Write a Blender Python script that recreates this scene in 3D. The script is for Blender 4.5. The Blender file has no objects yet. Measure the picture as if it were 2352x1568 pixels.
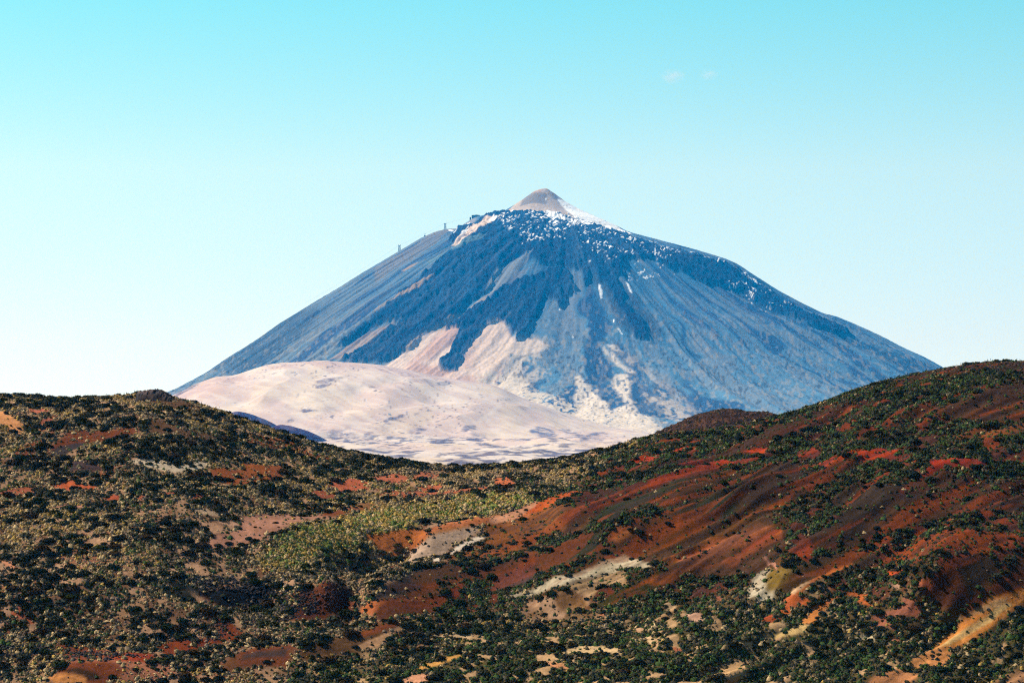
import bpy, bmesh, math, random
import numpy as np
from mathutils import Vector
rng = np.random.default_rng(7)
random.seed(7)

# ------------------------------------------------------------------ survey of the view
# The sketch of the place was surveyed from the photographer's standpoint (the origin, looking along +Y).
F = 5305.0            # focal length in survey units for a picture 2352 wide
UC, HOR = 1176.0, 1000.0   # column straight ahead, row of the level line
W_, H_ = 2352.0, 1568.2
def PX(sc, ox, oy):   # note-sheet coordinates -> survey units
    return lambda p: [((ox + x / sc) / 1.7415, (oy + y / sc) / 1.7415) for x, y in p]
SHEET = {'f': lambda p: list(p),
         'c1': PX(1.96, 1500, 700), 'c2': PX(1.68, 600, 1100), 'c3': PX(1.47, 2300, 900),
         'g1': PX(2.138, 0, 1500), 'g2': PX(2.138, 1000, 1700), 'g3': PX(2.138, 2000, 1600), 'g4': PX(2.146, 3000, 1400),
         'g5': PX(2.138, 0, 2100), 'g6': PX(2.138, 1000, 2100), 'g7': PX(2.138, 2000, 2100), 'g8': PX(2.145, 3000, 2000)}

# ------------------------------------------------------------------ helpers
def lin(c):
    c = np.asarray(c, float) / 255.0
    return np.where(c <= .04045, c / 12.92, ((c + .055) / 1.055) ** 2.4)
def S(x): return np.clip(x, 0, 1) ** 2 * (3 - 2 * np.clip(x, 0, 1))
def vnoise(x, y, seed=0):
    xi = np.floor(x).astype(np.int64); yi = np.floor(y).astype(np.int64)
    fx = x - xi; fy = y - yi
    fx = fx * fx * fx * (fx * (fx * 6 - 15) + 10); fy = fy * fy * fy * (fy * (fy * 6 - 15) + 10)
    def h(a, b):
        n = (a * 374761393 + b * 668265263 + seed * 2246822519) & 0xFFFFFFFF
        n = ((n ^ (n >> 13)) * 1274126177) & 0xFFFFFFFF
        n = ((n ^ (n >> 16)) * 2654435761) & 0xFFFFFFFF
        return ((n >> 8) & 0xFFFF) / 65535.0
    a = h(xi, yi); b = h(xi + 1, yi); c = h(xi, yi + 1); d = h(xi + 1, yi + 1)
    return (a + (b - a) * fx) * (1 - fy) + (c + (d - c) * fx) * fy
def fbm(x, y, seed=0, octv=4, gain=.5):
    s = 0; a = 1; t = 0
    for i in range(octv):
        s = s + a * vnoise(x, y, seed + i * 17); t += a; a *= gain
        x, y = x * 1.62 + y * 1.18 + 5.3, -x * 1.18 + y * 1.62 + 9.1
    return s / t
def curve(pts, u):
    pts = sorted(pts); return np.interp(u, [p[0] for p in pts], [p[1] for p in pts])
def smooth_curve(pts, u, w):
    return sum(curve(pts, u + d * w) for d in (-1, -.5, 0, .5, 1)) / 5
def poly_sd(px, py, poly):
    """signed distance (negative inside) of points to a polygon, only inside its bounding box, else big"""
    P = np.asarray(poly, float)
    d2 = np.full(px.shape, 1e18); ins = np.zeros(px.shape, bool)
    n = len(P)
    for i in range(n):
        ax, ay = P[i]; bx, by = P[(i + 1) % n]
        ex, ey = bx - ax, by - ay
        t = np.clip(((px - ax) * ex + (py - ay) * ey) / (ex * ex + ey * ey + 1e-9), 0, 1)
        d2 = np.minimum(d2, (px - ax - t * ex) ** 2 + (py - ay - t * ey) ** 2)
        c = ((ay > py) != (by > py)) & (px < (bx - ax) * (py - ay) / (by - ay + 1e-12) + ax)
        ins ^= c
    d = np.sqrt(d2)
    return np.where(ins, -d, d)
def mask(px, py, poly, soft, grow=0.0):
    P = np.asarray(poly, float); m = np.zeros(px.shape)
    s = (px > P[:, 0].min() - soft * 2) & (px < P[:, 0].max() + soft * 2) & (py > P[:, 1].min() - soft * 2) & (py < P[:, 1].max() + soft * 2)
    if s.any():
        m[s] = S(.5 - (poly_sd(px[s], py[s], poly) - grow) / (2 * soft + 1e-9))
    return m
def unproject(pts, hf, y0, y1, n=2500, logs=False):
    """rays through surveyed points meet the terrain: gives world x, y"""
    ys = np.geomspace(y0, y1, n) if logs else np.linspace(y0, y1, n)
    out = []
    for U, V in pts:
        x = (U - UC) / F * ys; zr = (HOR - V) / F * ys
        d = hf(x, ys) - zr
        k = np.nonzero(d >= 0)[0]
        k = k[0] if len(k) else int(np.argmax(d / ys))
        out.append((x[k], ys[k]))
    return out

C = bpy.context.scene.collection
def link(o, parent=None):
    C.objects.link(o)
    if parent: o.parent = parent
    return o
def tag(o, label=None, cat=None, group=None, kind=None):
    if label: o['label'] = label
    if cat: o['category'] = cat
    if group: o['group'] = group
    if kind: o['kind'] = kind
    return o
def mesh_np(name, V, Fq, mat, col=None, smooth=False):
    V = np.asarray(V, np.float32); Fq = np.asarray(Fq, np.int32)
    me = bpy.data.meshes.new(name)
    me.vertices.add(len(V)); me.vertices.foreach_set('co', V.ravel())
    k = Fq.shape[1]
    me.loops.add(Fq.size); me.loops.foreach_set('vertex_index', Fq.ravel())
    me.polygons.add(len(Fq)); me.polygons.foreach_set('loop_start', np.arange(len(Fq), dtype=np.int32) * k)
    if smooth: me.polygons.foreach_set('use_smooth', np.ones(len(Fq), bool))
    me.update(calc_edges=True)
    if col is not None:
        a = me.attributes.new('Col', 'FLOAT_COLOR', 'POINT')
        c = np.ones((len(V), 4), np.float32); c[:, :col.shape[1]] = col
        a.data.foreach_set('color', c.ravel())
    me.materials.append(mat)
    return me
def grid_mesh(name, X, Y, Z, mat, col):
    r, c = X.shape
    i = np.arange(r * c).reshape(r, c)
    Fq = np.stack([i[:-1, :-1], i[:-1, 1:], i[1:, 1:], i[1:, :-1]], -1).reshape(-1, 4)
    return mesh_np(name, np.stack([X, Y, Z], -1).reshape(-1, 3), Fq, mat, col.reshape(-1, col.shape[-1]), True)

# ------------------------------------------------------------------ materials
def mat(name, rough=.95, spec=.1):
    m = bpy.data.materials.new(name); m.use_nodes = True
    b = m.node_tree.nodes['Principled BSDF']
    b.inputs['Roughness'].default_value = rough; b.inputs['Specular IOR Level'].default_value = spec
    return m, m.node_tree, b
def terrain_mat(name, sc1, sc2, amt1, amt2, bump_sc, bump_d, bump_s, spots=None):
    m, nt, b = mat(name, 1, .02)
    N, L = nt.nodes, nt.links
    at = N.new('ShaderNodeAttribute'); at.attribute_name = 'Col'
    geo = N.new('ShaderNodeNewGeometry')
    def noise(s, det=5, r=.6):
        n = N.new('ShaderNodeTexNoise'); n.inputs['Scale'].default_value = s; n.inputs['Detail'].default_value = det
        n.inputs['Roughness'].default_value = r; L.new(geo.outputs['Position'], n.inputs['Vector']); return n
    def mr(src, a, bb):
        r = N.new('ShaderNodeMapRange'); r.inputs['From Min'].default_value = .3; r.inputs['From Max'].default_value = .7
        r.inputs['To Min'].default_value = a; r.inputs['To Max'].default_value = bb; L.new(src, r.inputs['Value']); return r.outputs[0]
    n1 = noise(sc1); n2 = noise(sc2, 3)
    k = N.new('ShaderNodeMath'); k.operation = 'MULTIPLY'
    L.new(mr(n1.outputs['Fac'], 1 - amt1, 1 + amt1), k.inputs[0]); L.new(mr(n2.outputs['Fac'], 1 - amt2, 1 + amt2), k.inputs[1])
    mx = N.new('ShaderNodeVectorMath'); mx.operation = 'SCALE'
    L.new(at.outputs['Color'], mx.inputs[0]); L.new(k.outputs[0], mx.inputs['Scale'])
    L.new(mx.outputs[0], b.inputs['Base Color'])
    bp = N.new('ShaderNodeBump'); bp.inputs['Strength'].default_value = bump_s; bp.inputs['Distance'].default_value = bump_d
    L.new(noise(bump_sc, 6, .65).outputs['Fac'], bp.inputs['Height']); L.new(bp.outputs['Normal'], b.inputs['Normal'])
    return m
def attr_mat(name, spec=.05):
    m, nt, b = mat(name, .9, spec)
    N, L = nt.nodes, nt.links
    at = N.new('ShaderNodeAttribute'); at.attribute_name = 'Col'
    geo = N.new('ShaderNodeNewGeometry')
    n = N.new('ShaderNodeTexNoise'); n.inputs['Scale'].default_value = 2.5; n.inputs['Detail'].default_value = 3
    L.new(geo.outputs['Position'], n.inputs['Vector'])
    r = N.new('ShaderNodeMapRange'); r.inputs['From Min'].default_value = .3; r.inputs['From Max'].default_value = .7
    r.inputs['To Min'].default_value = .6; r.inputs['To Max'].default_value = 1.4; L.new(n.outputs['Fac'], r.inputs['Value'])
    mx = N.new('ShaderNodeVectorMath'); mx.operation = 'SCALE'
    L.new(at.outputs['Color'], mx.inputs[0]); L.new(r.outputs[0], mx.inputs['Scale']); L.new(mx.outputs[0], b.inputs['Base Color'])
    return m
M_ground = terrain_mat('volcanic_soil', .12, 1.6, .16, .16, .8, .35, .7)
M_mount = terrain_mat('volcano_scree', .012, .07, .07, .10, .03, 11, .45)
M_pumice = terrain_mat('pumice', .006, .04, .05, .05, .012, 12, .35)
M_shrub = attr_mat('shrub_foliage')
M_tuss = attr_mat('tussock')
M_rock = attr_mat('lava_rock', .15)

KF = 2.3      # how bright white ground renders in this daylight
def fgc(*c): return lin(c) / KF
AIR = np.array([.004, .15, .35]); TR = np.array([.99, .84, .64])
def mtc(*c): return np.clip((lin(c) - AIR) / TR / 1.75, .004, .55)

# ================================================================== THE VOLCANO
PY = 14000.0
SX = (1250 - UC) / F * PY
mpx = PY / F
SL = [(1250, 433), (1239, 435), (1227, 439), (1205, 455), (1180, 472), (1155, 487), (1140, 492), (1100, 499), (1085, 503), (1060, 520), (1042, 534), (1030, 536), (1012, 533), (995, 538),
      (960, 553), (917, 580), (880, 603), (820, 640), (780, 667), (700, 715), (640, 752), (580, 795), (520, 833), (480, 862), (440, 885), (400, 905), (300, 940), (150, 975), (-100, 1005), (-900, 1010)]
SR = [(1250, 433), (1257, 433), (1271, 443), (1301, 465), (1330, 481), (1374, 502), (1415, 521), (1450, 540), (1500, 556), (1560, 573), (1620, 590), (1680, 609), (1700, 618), (1740, 645),
      (1790, 677), (1840, 704), (1900, 733), (1925, 737), (1960, 752), (2010, 775), (2060, 802), (2110, 825), (2150, 848), (2200, 875), (2352, 935), (2600, 1000), (3200, 1010)]
pl = [((1250 - u) * mpx, (HOR - v) * mpx) for u, v in SL]
pr = [((u - 1250) * mpx, (HOR - v) * mpx) for u, v in SR]
pf = [(r, .5 * (curve(pl, r) + curve(pr, r))) for r in np.linspace(0, 5200, 200)]
def mt_polar(x, y):
    dx = x - SX; dy = y - PY
    r = np.hypot(dx, dy) + 1e-6
    return r, np.arctan2(dy, dx), dx / r, dy / r
def swirl(r, th):
    d = np.degrees(th)
    w = np.where((d < -72) & (d > -180), np.sin(np.pi * np.clip((d + 180) / 108, 0, 1)), 0)
    return th + .42 * (r / 1000) / (1 + r / 1800) * w
def mt_base(x, y):
    r, th, c, s = mt_polar(x, y)
    wr = np.clip(c, 0, 1) ** 2; wl = np.clip(-c, 0, 1) ** 2; wf = s * s
    sm = lambda P, w: sum(curve(P, np.abs(r + d * w)) for d in (-1, -.33, .33, 1)) / 4
    zf = np.where(r < 400, sm(pf, 14), sm(pf, 60))
    z = wr * sm(pr, 12) + wl * sm(pl, 12) + wf * zf
    side = S(np.abs(s) * 3 - .25)           # gullies fade out towards the two outer ridges
    th = swirl(r, th)
    g = fbm(th * 26 + fbm(th * 5, r / 900, 3, 2) * 3, r / 1500, 11, 4) - .5
    g2 = fbm(th * 70, r / 700, 31, 3) - .5
    up = S((r - 150) / 900)
    z = z + side * up * (g * 46 + g2 * 16)
    return z
def at_m(sheet, pts): return unproject(SHEET[sheet](pts), mt_base, 10500, PY + 200, 1800)
print('volcano')
NU, NR = 1150, 620
us = np.linspace(-150, 2650, NU)
yfront = np.concatenate([np.linspace(9900, 14050, NR - 40), np.linspace(14080, 16800, 40)])
U2, Y2 = np.meshgrid(us, yfront)
X2 = (U2 - UC) / F * Y2
Z2 = mt_base(X2, Y2)
r2, th2, c2_, s2_ = mt_polar(X2, Y2)
th2 = swirl(r2, th2)
# streak fields that follow the fall line
stA = fbm(th2 * 46 + fbm(th2 * 9, r2 / 420, 5, 3) * 5, r2 / 900, 41, 4)
stB = fbm(th2 * 170 + fbm(th2 * 30, r2 / 200, 6, 2) * 4, r2 / 260, 51, 3)
spk = fbm(X2 / 26, Y2 / 60, 61, 3)
spf = vnoise(X2 / 9, Y2 / 24, 71)
big = fbm(X2 / 500, Y2 / 800, 81, 3)
wx = (fbm(X2 / 60, Y2 / 110, 91, 5, .6) - .5); wy = (fbm(X2 / 60, Y2 / 110, 95, 5, .6) - .5)
WX = X2 + wx * 110; WY = Y2 + wy * 260
def mixc(col, m, c):
    return col * (1 - m[..., None]) + np.asarray(c) * m[..., None]
col = np.zeros(X2.shape + (3,)) + mtc(74, 144, 190)
col = mixc(col, S((r2 - 1300) / 1400), mtc(98, 160, 200))  # paler lower slopes: thickening haze painted into the colour
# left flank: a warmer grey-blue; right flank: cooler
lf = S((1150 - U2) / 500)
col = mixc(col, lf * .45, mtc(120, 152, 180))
col = mixc(col, S((stA - .5) * 7) * .5, mtc(128, 156, 186))
col = mixc(col, S((.47 - stA) * 8) * .7, mtc(32, 112, 170))
col = mixc(col, S((stB - .56) * 8) * .25, mtc(150, 166, 190))
def M(sheet, pts, soft=25, warp=1.0):
    P = at_m(sheet, pts)
    return mask(X2 + wx * 60 * warp, Y2 + wy * 90 * warp, P, soft)
dark = mtc(8, 100, 164)
dk = np.zeros(X2.shape)
def add(m): 
    global dk
    dk = np.maximum(dk, m)
# lava apron under the summit cone
add(M('f', [(1150, 490), (1190, 489), (1240, 490), (1290, 494), (1340, 512), (1400, 530), (1450, 548), (1560, 580), (1690, 616), (1770, 672), (1860, 725), (1950, 762), (1960, 775), (1860, 750), (1770, 712), (1700, 668), (1640, 655), (1570, 625), (1500, 596),
            (1440, 598), (1415, 640), (1440, 700), (1470, 740), (1500, 790), (1460, 770), (1420, 700), (1390, 650), (1360, 630), (1345, 660), (1330, 620), (1290, 612), (1240, 606), (1200, 585), (1165, 602), (1140, 640), (1120, 668), (1090, 690), (1040, 735),
            (1000, 752), (955, 790), (920, 812), (885, 836), (780, 832), (850, 790), (905, 752), (935, 728), (870, 745), (800, 790), (770, 800), (870, 715), (940, 660), (1010, 600), (1060, 560), (1030, 556), (1050, 530), (1110, 502)], 10))
add(M('c1', [(1400, 740), (1520, 740), (1555, 900), (1500, 1030), (1440, 1040), (1440, 990), (1330, 960), (1280, 1080), (1230, 1150), (1180, 1270), (1110, 1290), (1100, 1200), (990, 1140), (870, 1180), (760, 1290), (700, 1400), (640, 1530), (525, 1530),
             (515, 1470), (590, 1400), (600, 1330), (690, 1180), (550, 1215), (660, 1140), (700, 1090), (860, 1000), (1000, 880), (1150, 830), (1290, 780)], 6))
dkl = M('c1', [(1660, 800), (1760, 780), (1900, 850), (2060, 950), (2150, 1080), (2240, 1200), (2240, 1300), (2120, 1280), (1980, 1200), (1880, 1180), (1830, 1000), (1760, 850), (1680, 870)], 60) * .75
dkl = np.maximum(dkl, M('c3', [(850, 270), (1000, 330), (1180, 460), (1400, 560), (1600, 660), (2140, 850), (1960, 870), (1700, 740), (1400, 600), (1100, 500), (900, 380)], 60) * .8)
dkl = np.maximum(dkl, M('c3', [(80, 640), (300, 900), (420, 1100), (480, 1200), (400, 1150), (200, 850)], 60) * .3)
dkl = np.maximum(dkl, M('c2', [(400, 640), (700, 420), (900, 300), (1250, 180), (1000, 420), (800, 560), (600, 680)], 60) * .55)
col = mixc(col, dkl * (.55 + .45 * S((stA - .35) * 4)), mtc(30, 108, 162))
m = dk * (.86 + .14 * S((.62 - stA) * 5)) * (1 - .22 * S((stB - .6) * 7)) 
col = mixc(col, m, dark)
col = mixc(col, dk * S((spk - .56) * 9) * .3, mtc(50, 128, 180))
col = mixc(col, dk * S((big - .5) * 6) * .25, mtc(46, 126, 178))
# paler tongues inside the lava
for sh, pts, c, k in [
    ('c1', [(860, 940), (900, 850), (960, 760), (1080, 680), (1180, 625), (1240, 605), (1190, 680), (1120, 760), (1000, 870), (900, 940)], (132, 160, 188), .85),
    ('c1', [(1000, 870), (1120, 760), (1220, 720), (1150, 800), (1040, 860)], (120, 150, 184), .8),
    ('c1', [(600, 555), (680, 500), (760, 420), (870, 350), (950, 345), (930, 380), (860, 420), (760, 480), (680, 530)], (232, 214, 212), 1),
    ('c1', [(560, 600), (620, 560), (880, 480), (830, 530), (700, 570), (620, 620), (480, 680), (400, 700), (440, 650)], (105, 155, 185), .7),
    ('c1', [(210, 750), (270, 710), (335, 685), (300, 715), (230, 752)], (170, 165, 178), .9),
    ('c1', [(0, 1050), (120, 990), (280, 900), (330, 870), (470, 805), (430, 845), (330, 910), (200, 970), (60, 1030), (0, 1070)], (175, 168, 178), .8),
    ('c1', [(0, 850), (120, 760), (300, 660), (500, 520), (620, 420), (540, 415), (500, 420), (300, 560), (0, 720)], (140, 156, 180), .6),
    ('c1', [(580, 430), (760, 345), (800, 345), (640, 430), (600, 445)], (150, 165, 190), .8),
    ('c2', [(1200, 570), (1330, 480), (1480, 380), (1640, 320), (1640, 360), (1560, 400), (1450, 490), (1300, 560)], (160, 160, 180), .8),
    ('c2', [(800, 570), (900, 500), (1100, 370), (1250, 280), (1150, 380), (980, 490), (880, 570)], (125, 152, 180), .6),
    ('c1', [(240, 1370), (420, 1230), (620, 1120), (700, 1080), (800, 990), (880, 940), (850, 1000), (700, 1090), (640, 1150), (560, 1210), (400, 1290), (250, 1380)], (178, 175, 185), .75),
    ('c1', [(520, 1050), (560, 960), (590, 920), (560, 1000)], (90, 135, 180), .6)]:
    col = mixc(col, M(sh, pts, 8, .2) * k, mtc(*c))
# pumice slopes at the foot, scrubby
pk = M('c1', [(100, 1490), (250, 1370), (430, 1240), (560, 1210), (680, 1175), (600, 1340), (590, 1400), (515, 1470), (525, 1530), (645, 1530), (700, 1400), (790, 1260), (880, 1180), (960, 1130), (1010, 1150), (1100, 1290), (1200, 1300), (1260, 1300), (1350, 1320),
              (1300, 1370), (1180, 1390), (1060, 1400), (1020, 1500), (960, 1620), (1000, 1700), (400, 1700), (0, 1600)], 14)
col = mixc(col, pk * (1 - dk), mtc(196, 178, 190))
col = mixc(col, pk * (1 - dk) * S((fbm(X2 / 160, Y2 / 260, 7, 3) - .45) * 5), mtc(222, 208, 210))
pk2 = M('c1', [(960, 1130), (1010, 1150), (1100, 1290), (1250, 1300), (1340, 1330), (1200, 1380), (1040, 1400), (980, 1560), (760, 1560), (740, 1380), (820, 1230)], 40)
col = mixc(col, pk2 * (1 - dk) * .8, mtc(225, 210, 210))
# speckled zone: scrub thinning out over pumice
zone = M('f', [(1130, 860), (1170, 800), (1260, 780), (1330, 780), (1400, 800), (1500, 850), (1600, 950), (1600, 1100), (1100, 1100), (1100, 900)], 90)
cov = S((.3 * fbm(X2 / 30, Y2 / 60, 13, 4) + .7 * fbm(th2 * 26, r2 / 700, 14, 4) - .48) * 14)
col = mixc(col, zone * cov * .8, mtc(212, 206, 208))
for sh, pts, k in [
    ('c3', [(0, 890), (30, 880), (140, 1000), (260, 1130), (470, 1200), (480, 1300), (0, 1300)], 1.),
    ('c3', [(210, 950), (240, 880), (300, 875), (335, 920), (320, 1000), (340, 1060), (470, 1190), (300, 1200), (230, 1080), (300, 1060), (240, 980)], 1.),
    ('c1', [(1790, 1340), (1850, 1400), (1950, 1480), (2050, 1550), (1980, 1540), (1870, 1450)], .8),
    ('c1', [(1820, 1330), (1900, 1340), (1940, 1400), (1860, 1380)], .7),
    ('c3', [(150, 700), (230, 780), (350, 880), (300, 860), (180, 760)], .7),
    ('f', [(1150, 900), (1165, 870), (1200, 880), (1230, 920), (1300, 950), (1400, 985), (1300, 1000), (1180, 950)], .9)]:
    pm_ = M(sh, pts, 14, .7) * k
    col = mixc(col, pm_ * (1 - .8 * S((vnoise(X2 / 12, Y2 / 30, 79) - .7) * 9)), mtc(228, 220, 218))
# dry shrubs dotted over the lower slopes
low = S((r2 - 1300) / 900)
palem = np.maximum(zone * cov, pk)
dots = S((vnoise(X2 / 11, Y2 / 30, 77) - .66) * 9) * S((fbm(X2 / 80, Y2 / 130, 78, 3) - .38) * 6)
col = mixc(col, low * dots * .6 * (1 - .8 * pk), mtc(48, 112, 158))
dots2 = S((vnoise(X2 / 15 + 50, Y2 / 40, 87) - .66) * 8)
col = mixc(col, low * dots2 * .4 * (1 - pk) * (1 - dk), mtc(175, 180, 190))
# the summit cone: pinkish ash, darker patches below the crater
sc_ = M('c1', [(980, 300), (1110, 200), (1250, 120), (1340, 100), (1460, 180), (1600, 260), (1760, 350), (1900, 420), (1560, 370), (1420, 305), (1300, 290), (1180, 290), (1050, 300)], 6, .15)
col = mixc(col, sc_, mtc(196, 192, 200))
col = mixc(col, sc_ * S((stB - .45) * 5) * .4, mtc(160, 168, 188))
col = mixc(col, M('c1', [(1200, 160), (1290, 130), (1350, 150), (1340, 230), (1240, 220), (1130, 250), (1150, 200)], 8, .3) * .6, mtc(88, 132, 172))  # shade left of centre under the summit, painted into the colour
col = mixc(col, M('c1', [(1380, 130), (1450, 190), (1520, 230), (1440, 215), (1390, 170)], 8, .3) * .5, mtc(100, 135, 170))
col = mixc(col, M('c1', [(1240, 115), (1330, 105), (1300, 140), (1230, 150)], 8, .3) * .6, mtc(190, 175, 185))
apron = M('f', [(1090, 862), (1150, 850), (1200, 868), (1260, 905), (1340, 930), (1420, 945), (1500, 955), (1530, 1010), (1500, 1100), (1090, 1100)], 30)
col = mixc(col, apron * S((fbm(X2 / 14, Y2 / 26, 15, 4) - .40) * 12) * .85, mtc(224, 216, 214))
# snow
snow = np.zeros(X2.shape)
sn1 = fbm(th2 * 34 + wx * .6, r2 / 70 + wy * 2, 23, 4)
sn2 = .62 * fbm(X2 / 10, Y2 / 17, 29, 3) + .38 * fbm(X2 / 60, Y2 / 60, 33, 2)
def sn(sheet, pts, k, soft=15, f=sn2):
    global snow
    snow = np.maximum(snow, M(sheet, pts, soft, .4) * S((f - (1 - k)) * 30))
sn('c1', [(1430, 190), (1500, 195), (1620, 255), (1760, 330), (1900, 400), (2010, 465), (1900, 455), (1820, 440), (1700, 400), (1560, 330), (1480, 260)], .74, 6)
sn('c1', [(1560, 340), (1700, 390), (1800, 440), (1700, 420), (1400, 360), (1340, 320), (1280, 300), (1180, 300), (1170, 285), (1300, 285), (1450, 320), (1500, 370), (1600, 400)], .58, 6)
sn('c1', [(1130, 290), (1300, 300), (1500, 320), (1700, 390), (1900, 450), (1700, 470), (1500, 420), (1250, 380), (1100, 340)], .44)
sn('c1', [(950, 310), (1300, 300), (1900, 450), (2100, 500), (2352, 580), (2352, 700), (1900, 640), (1500, 540), (1150, 560), (1000, 420)], .355)
sn('c1', [(1600, 560), (2352, 640), (2352, 800), (2200, 830), (2000, 830), (1900, 760), (1650, 700)], .335)
sn('c1', [(1050, 300), (1080, 270), (1115, 280), (1090, 298)], .8, 4)
sn('c1', [(1180, 290), (1240, 284), (1285, 292), (1220, 302)], .8, 4)
sn('c1', [(890, 370), (930, 340), (955, 350), (935, 385), (900, 395)], .62, 4)
sn('c1', [(665, 515), (700, 450), (735, 425), (720, 460), (690, 500)], .62, 4)
sn('c1', [(575, 430), (600, 430), (620, 443), (590, 443)], .8, 3)
sn('c1', [(612, 480), (625, 455), (648, 435), (632, 465)], .7, 3)
sn('c1', [(680, 400), (745, 372), (735, 385), (700, 402)], .6, 3)
sn('c3', [(350, 70), (500, 110), (700, 160), (920, 235), (860, 235), (600, 180), (420, 120)], .44, 8)
sn('c3', [(920, 240), (1000, 270), (1100, 350), (1200, 440), (1130, 400), (1000, 320)], .42, 8)
sn('c3', [(840, 280), (920, 330), (1060, 370), (1180, 440), (1350, 520), (1300, 520), (1100, 500), (920, 400)], .33, 12)
for q in [[(1750, 850), (1770, 865), (1785, 970), (1770, 975)], [(1960, 840), (1990, 860), (2030, 940), (2010, 925)], [(2095, 795), (2130, 800), (2130, 815), (2100, 805)], [(1200, 475), (1218, 490), (1220, 530), (1205, 510)],
          [(1900, 1200), (1925, 1215), (1950, 1260), (1930, 1245)], [(1865, 1130), (1880, 1140), (1880, 1160), (1868, 1150)], [(1450, 1045), (1460, 1045), (1458, 1062), (1450, 1060)], [(1540, 1250), (1560, 1275), (1555, 1285)], [(1330, 170), (1340, 180), (1330, 205)]]:
    sn('c1', q, .62, 3)
col = mixc(col, snow, (.62, .64, .66))
# roughness of lava fields as real relief
Z2 = Z2 + dk * (22 + (spk - .5) * 20 + (spf - .5) * 9) * S((r2 - 150) / 300) * S(np.abs(s2_) * 4) + (spk - .5) * 3
Z2 = Z2 + low * (spf - .5) * 2
col = np.clip(col * (1 + (spf - .5)[..., None] * .18), 0.006, .92)
back = Y2 > 14060
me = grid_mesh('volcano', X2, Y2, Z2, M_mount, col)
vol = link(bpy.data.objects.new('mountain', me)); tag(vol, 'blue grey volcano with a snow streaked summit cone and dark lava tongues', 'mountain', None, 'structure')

# ================================================================== PALE PUMICE HILLS AND PLAIN
print('pumice')
PC = [(-600, 1000), (200, 972), (330, 935), (385, 913), (420, 898), (450, 881), (480, 869), (500, 863), (540, 861), (570, 850), (610, 837), (650, 832), (700, 829), (740, 827), (790, 832), (870, 838), (900, 843), (960, 853), (1000, 864), (1060, 873), (1120, 880),
      (1160, 892), (1200, 912), (1300, 948), (1400, 974), (1500, 990), (1600, 1000), (1800, 1008), (3000, 1030)]
def pum_h(x, y):
    y = np.maximum(y, 10.0)
    U = UC + x / y * F
    vc = smooth_curve(PC, U, 14)
    yc = 11000.0
    zc = (HOR - vc) / F * yc
    z0 = -56 + (y - 3000) * .0078
    z9 = -9.0
    t = np.clip((y - 8700) / (yc - 8700), 0, 1)
    hh = .35 * t + .65 * (t * t * (3 - 2 * t))
    z = np.where(y < 8700, z0, z9 + (zc - z9) * hh)
    z = np.where(y > yc, zc - (y - yc) ** 2 * .0006, z)
    A = S((y - 3500) / 1500) * (1 - .75 * S((y - 10200) / 800))
    z = z + A * (fbm(x / 420, y / 900, 101, 3) - .5) * 60 * S((y - 8000) / 1500)
    ridg = 1 - np.abs(fbm(x / 300 + 3, y / 700, 111, 3) - .5) * 4
    z = z + A * (ridg - .5) * 14 * S((y - 4500) / 3000)
    flat = (1 - S((y - 8200) / 1300)) * S((y - 3200) / 900)
    z = z + flat * (fbm(x / 130, y / 420, 121, 4) - .5) * 26
    return z
NU, NR = 900, 560
us = np.linspace(-500, 2850, NU)
ys = np.concatenate([np.linspace(1300, 3600, 30), np.geomspace(3620, 8700, 270), np.linspace(8720, 11100, 230), np.linspace(11150, 12200, 30)])
U3, Y3 = np.meshgrid(us, ys); X3 = (U3 - UC) / F * Y3
Z3 = pum_h(X3, Y3)
def at_p(sheet, pts): return unproject(SHEET[sheet](pts), pum_h, 3300, 11150, 2500)
wx3 = (fbm(X3 / 45, Y3 / 150, 131, 5, .65) - .5); wy3 = (fbm(X3 / 45, Y3 / 150, 135, 5, .65) - .5)
def M3(sheet, pts, soft=20, w=1.): return mask(X3 + wx3 * 90 * w, Y3 + wy3 * 330 * w, at_p(sheet, pts), soft)
TRP = np.array([.99, .90, .70]); AIRP = AIR * .78
def puc(*c): return np.clip((lin(c) - AIRP) / TRP / 2.0, .01, .66)
col = np.zeros(X3.shape + (3,)) + puc(230, 220, 214)
col = mixc(col, S((fbm(X3 / 260, Y3 / 500, 141, 3) - .42) * 5) * .8, puc(222, 206, 204))
col = mixc(col, S((fbm(X3 / 90, Y3 / 500, 143, 3) - .52) * 6) * .4, puc(238, 224, 204))
col = mixc(col, M3('c2', [(140, 830), (260, 720), (440, 675), (560, 680), (700, 660), (900, 590), (1100, 570), (1300, 590), (1500, 600), (1400, 640), (1100, 620), (800, 640), (620, 720), (500, 780), (350, 840), (250, 850)], 120) * .7, puc(212, 190, 192))
col = mixc(col, M3('c2', [(1500, 600), (2000, 640), (2352, 640), (2352, 740), (2100, 720), (1800, 720), (1500, 640)], 60) * .7, puc(205, 188, 196))
col = mixc(col, M3('c2', [(120, 810), (200, 770), (300, 730), (320, 745), (240, 790), (160, 830)], 25) * .8, puc(80, 110, 155))
grey = puc(128, 142, 172)
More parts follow.
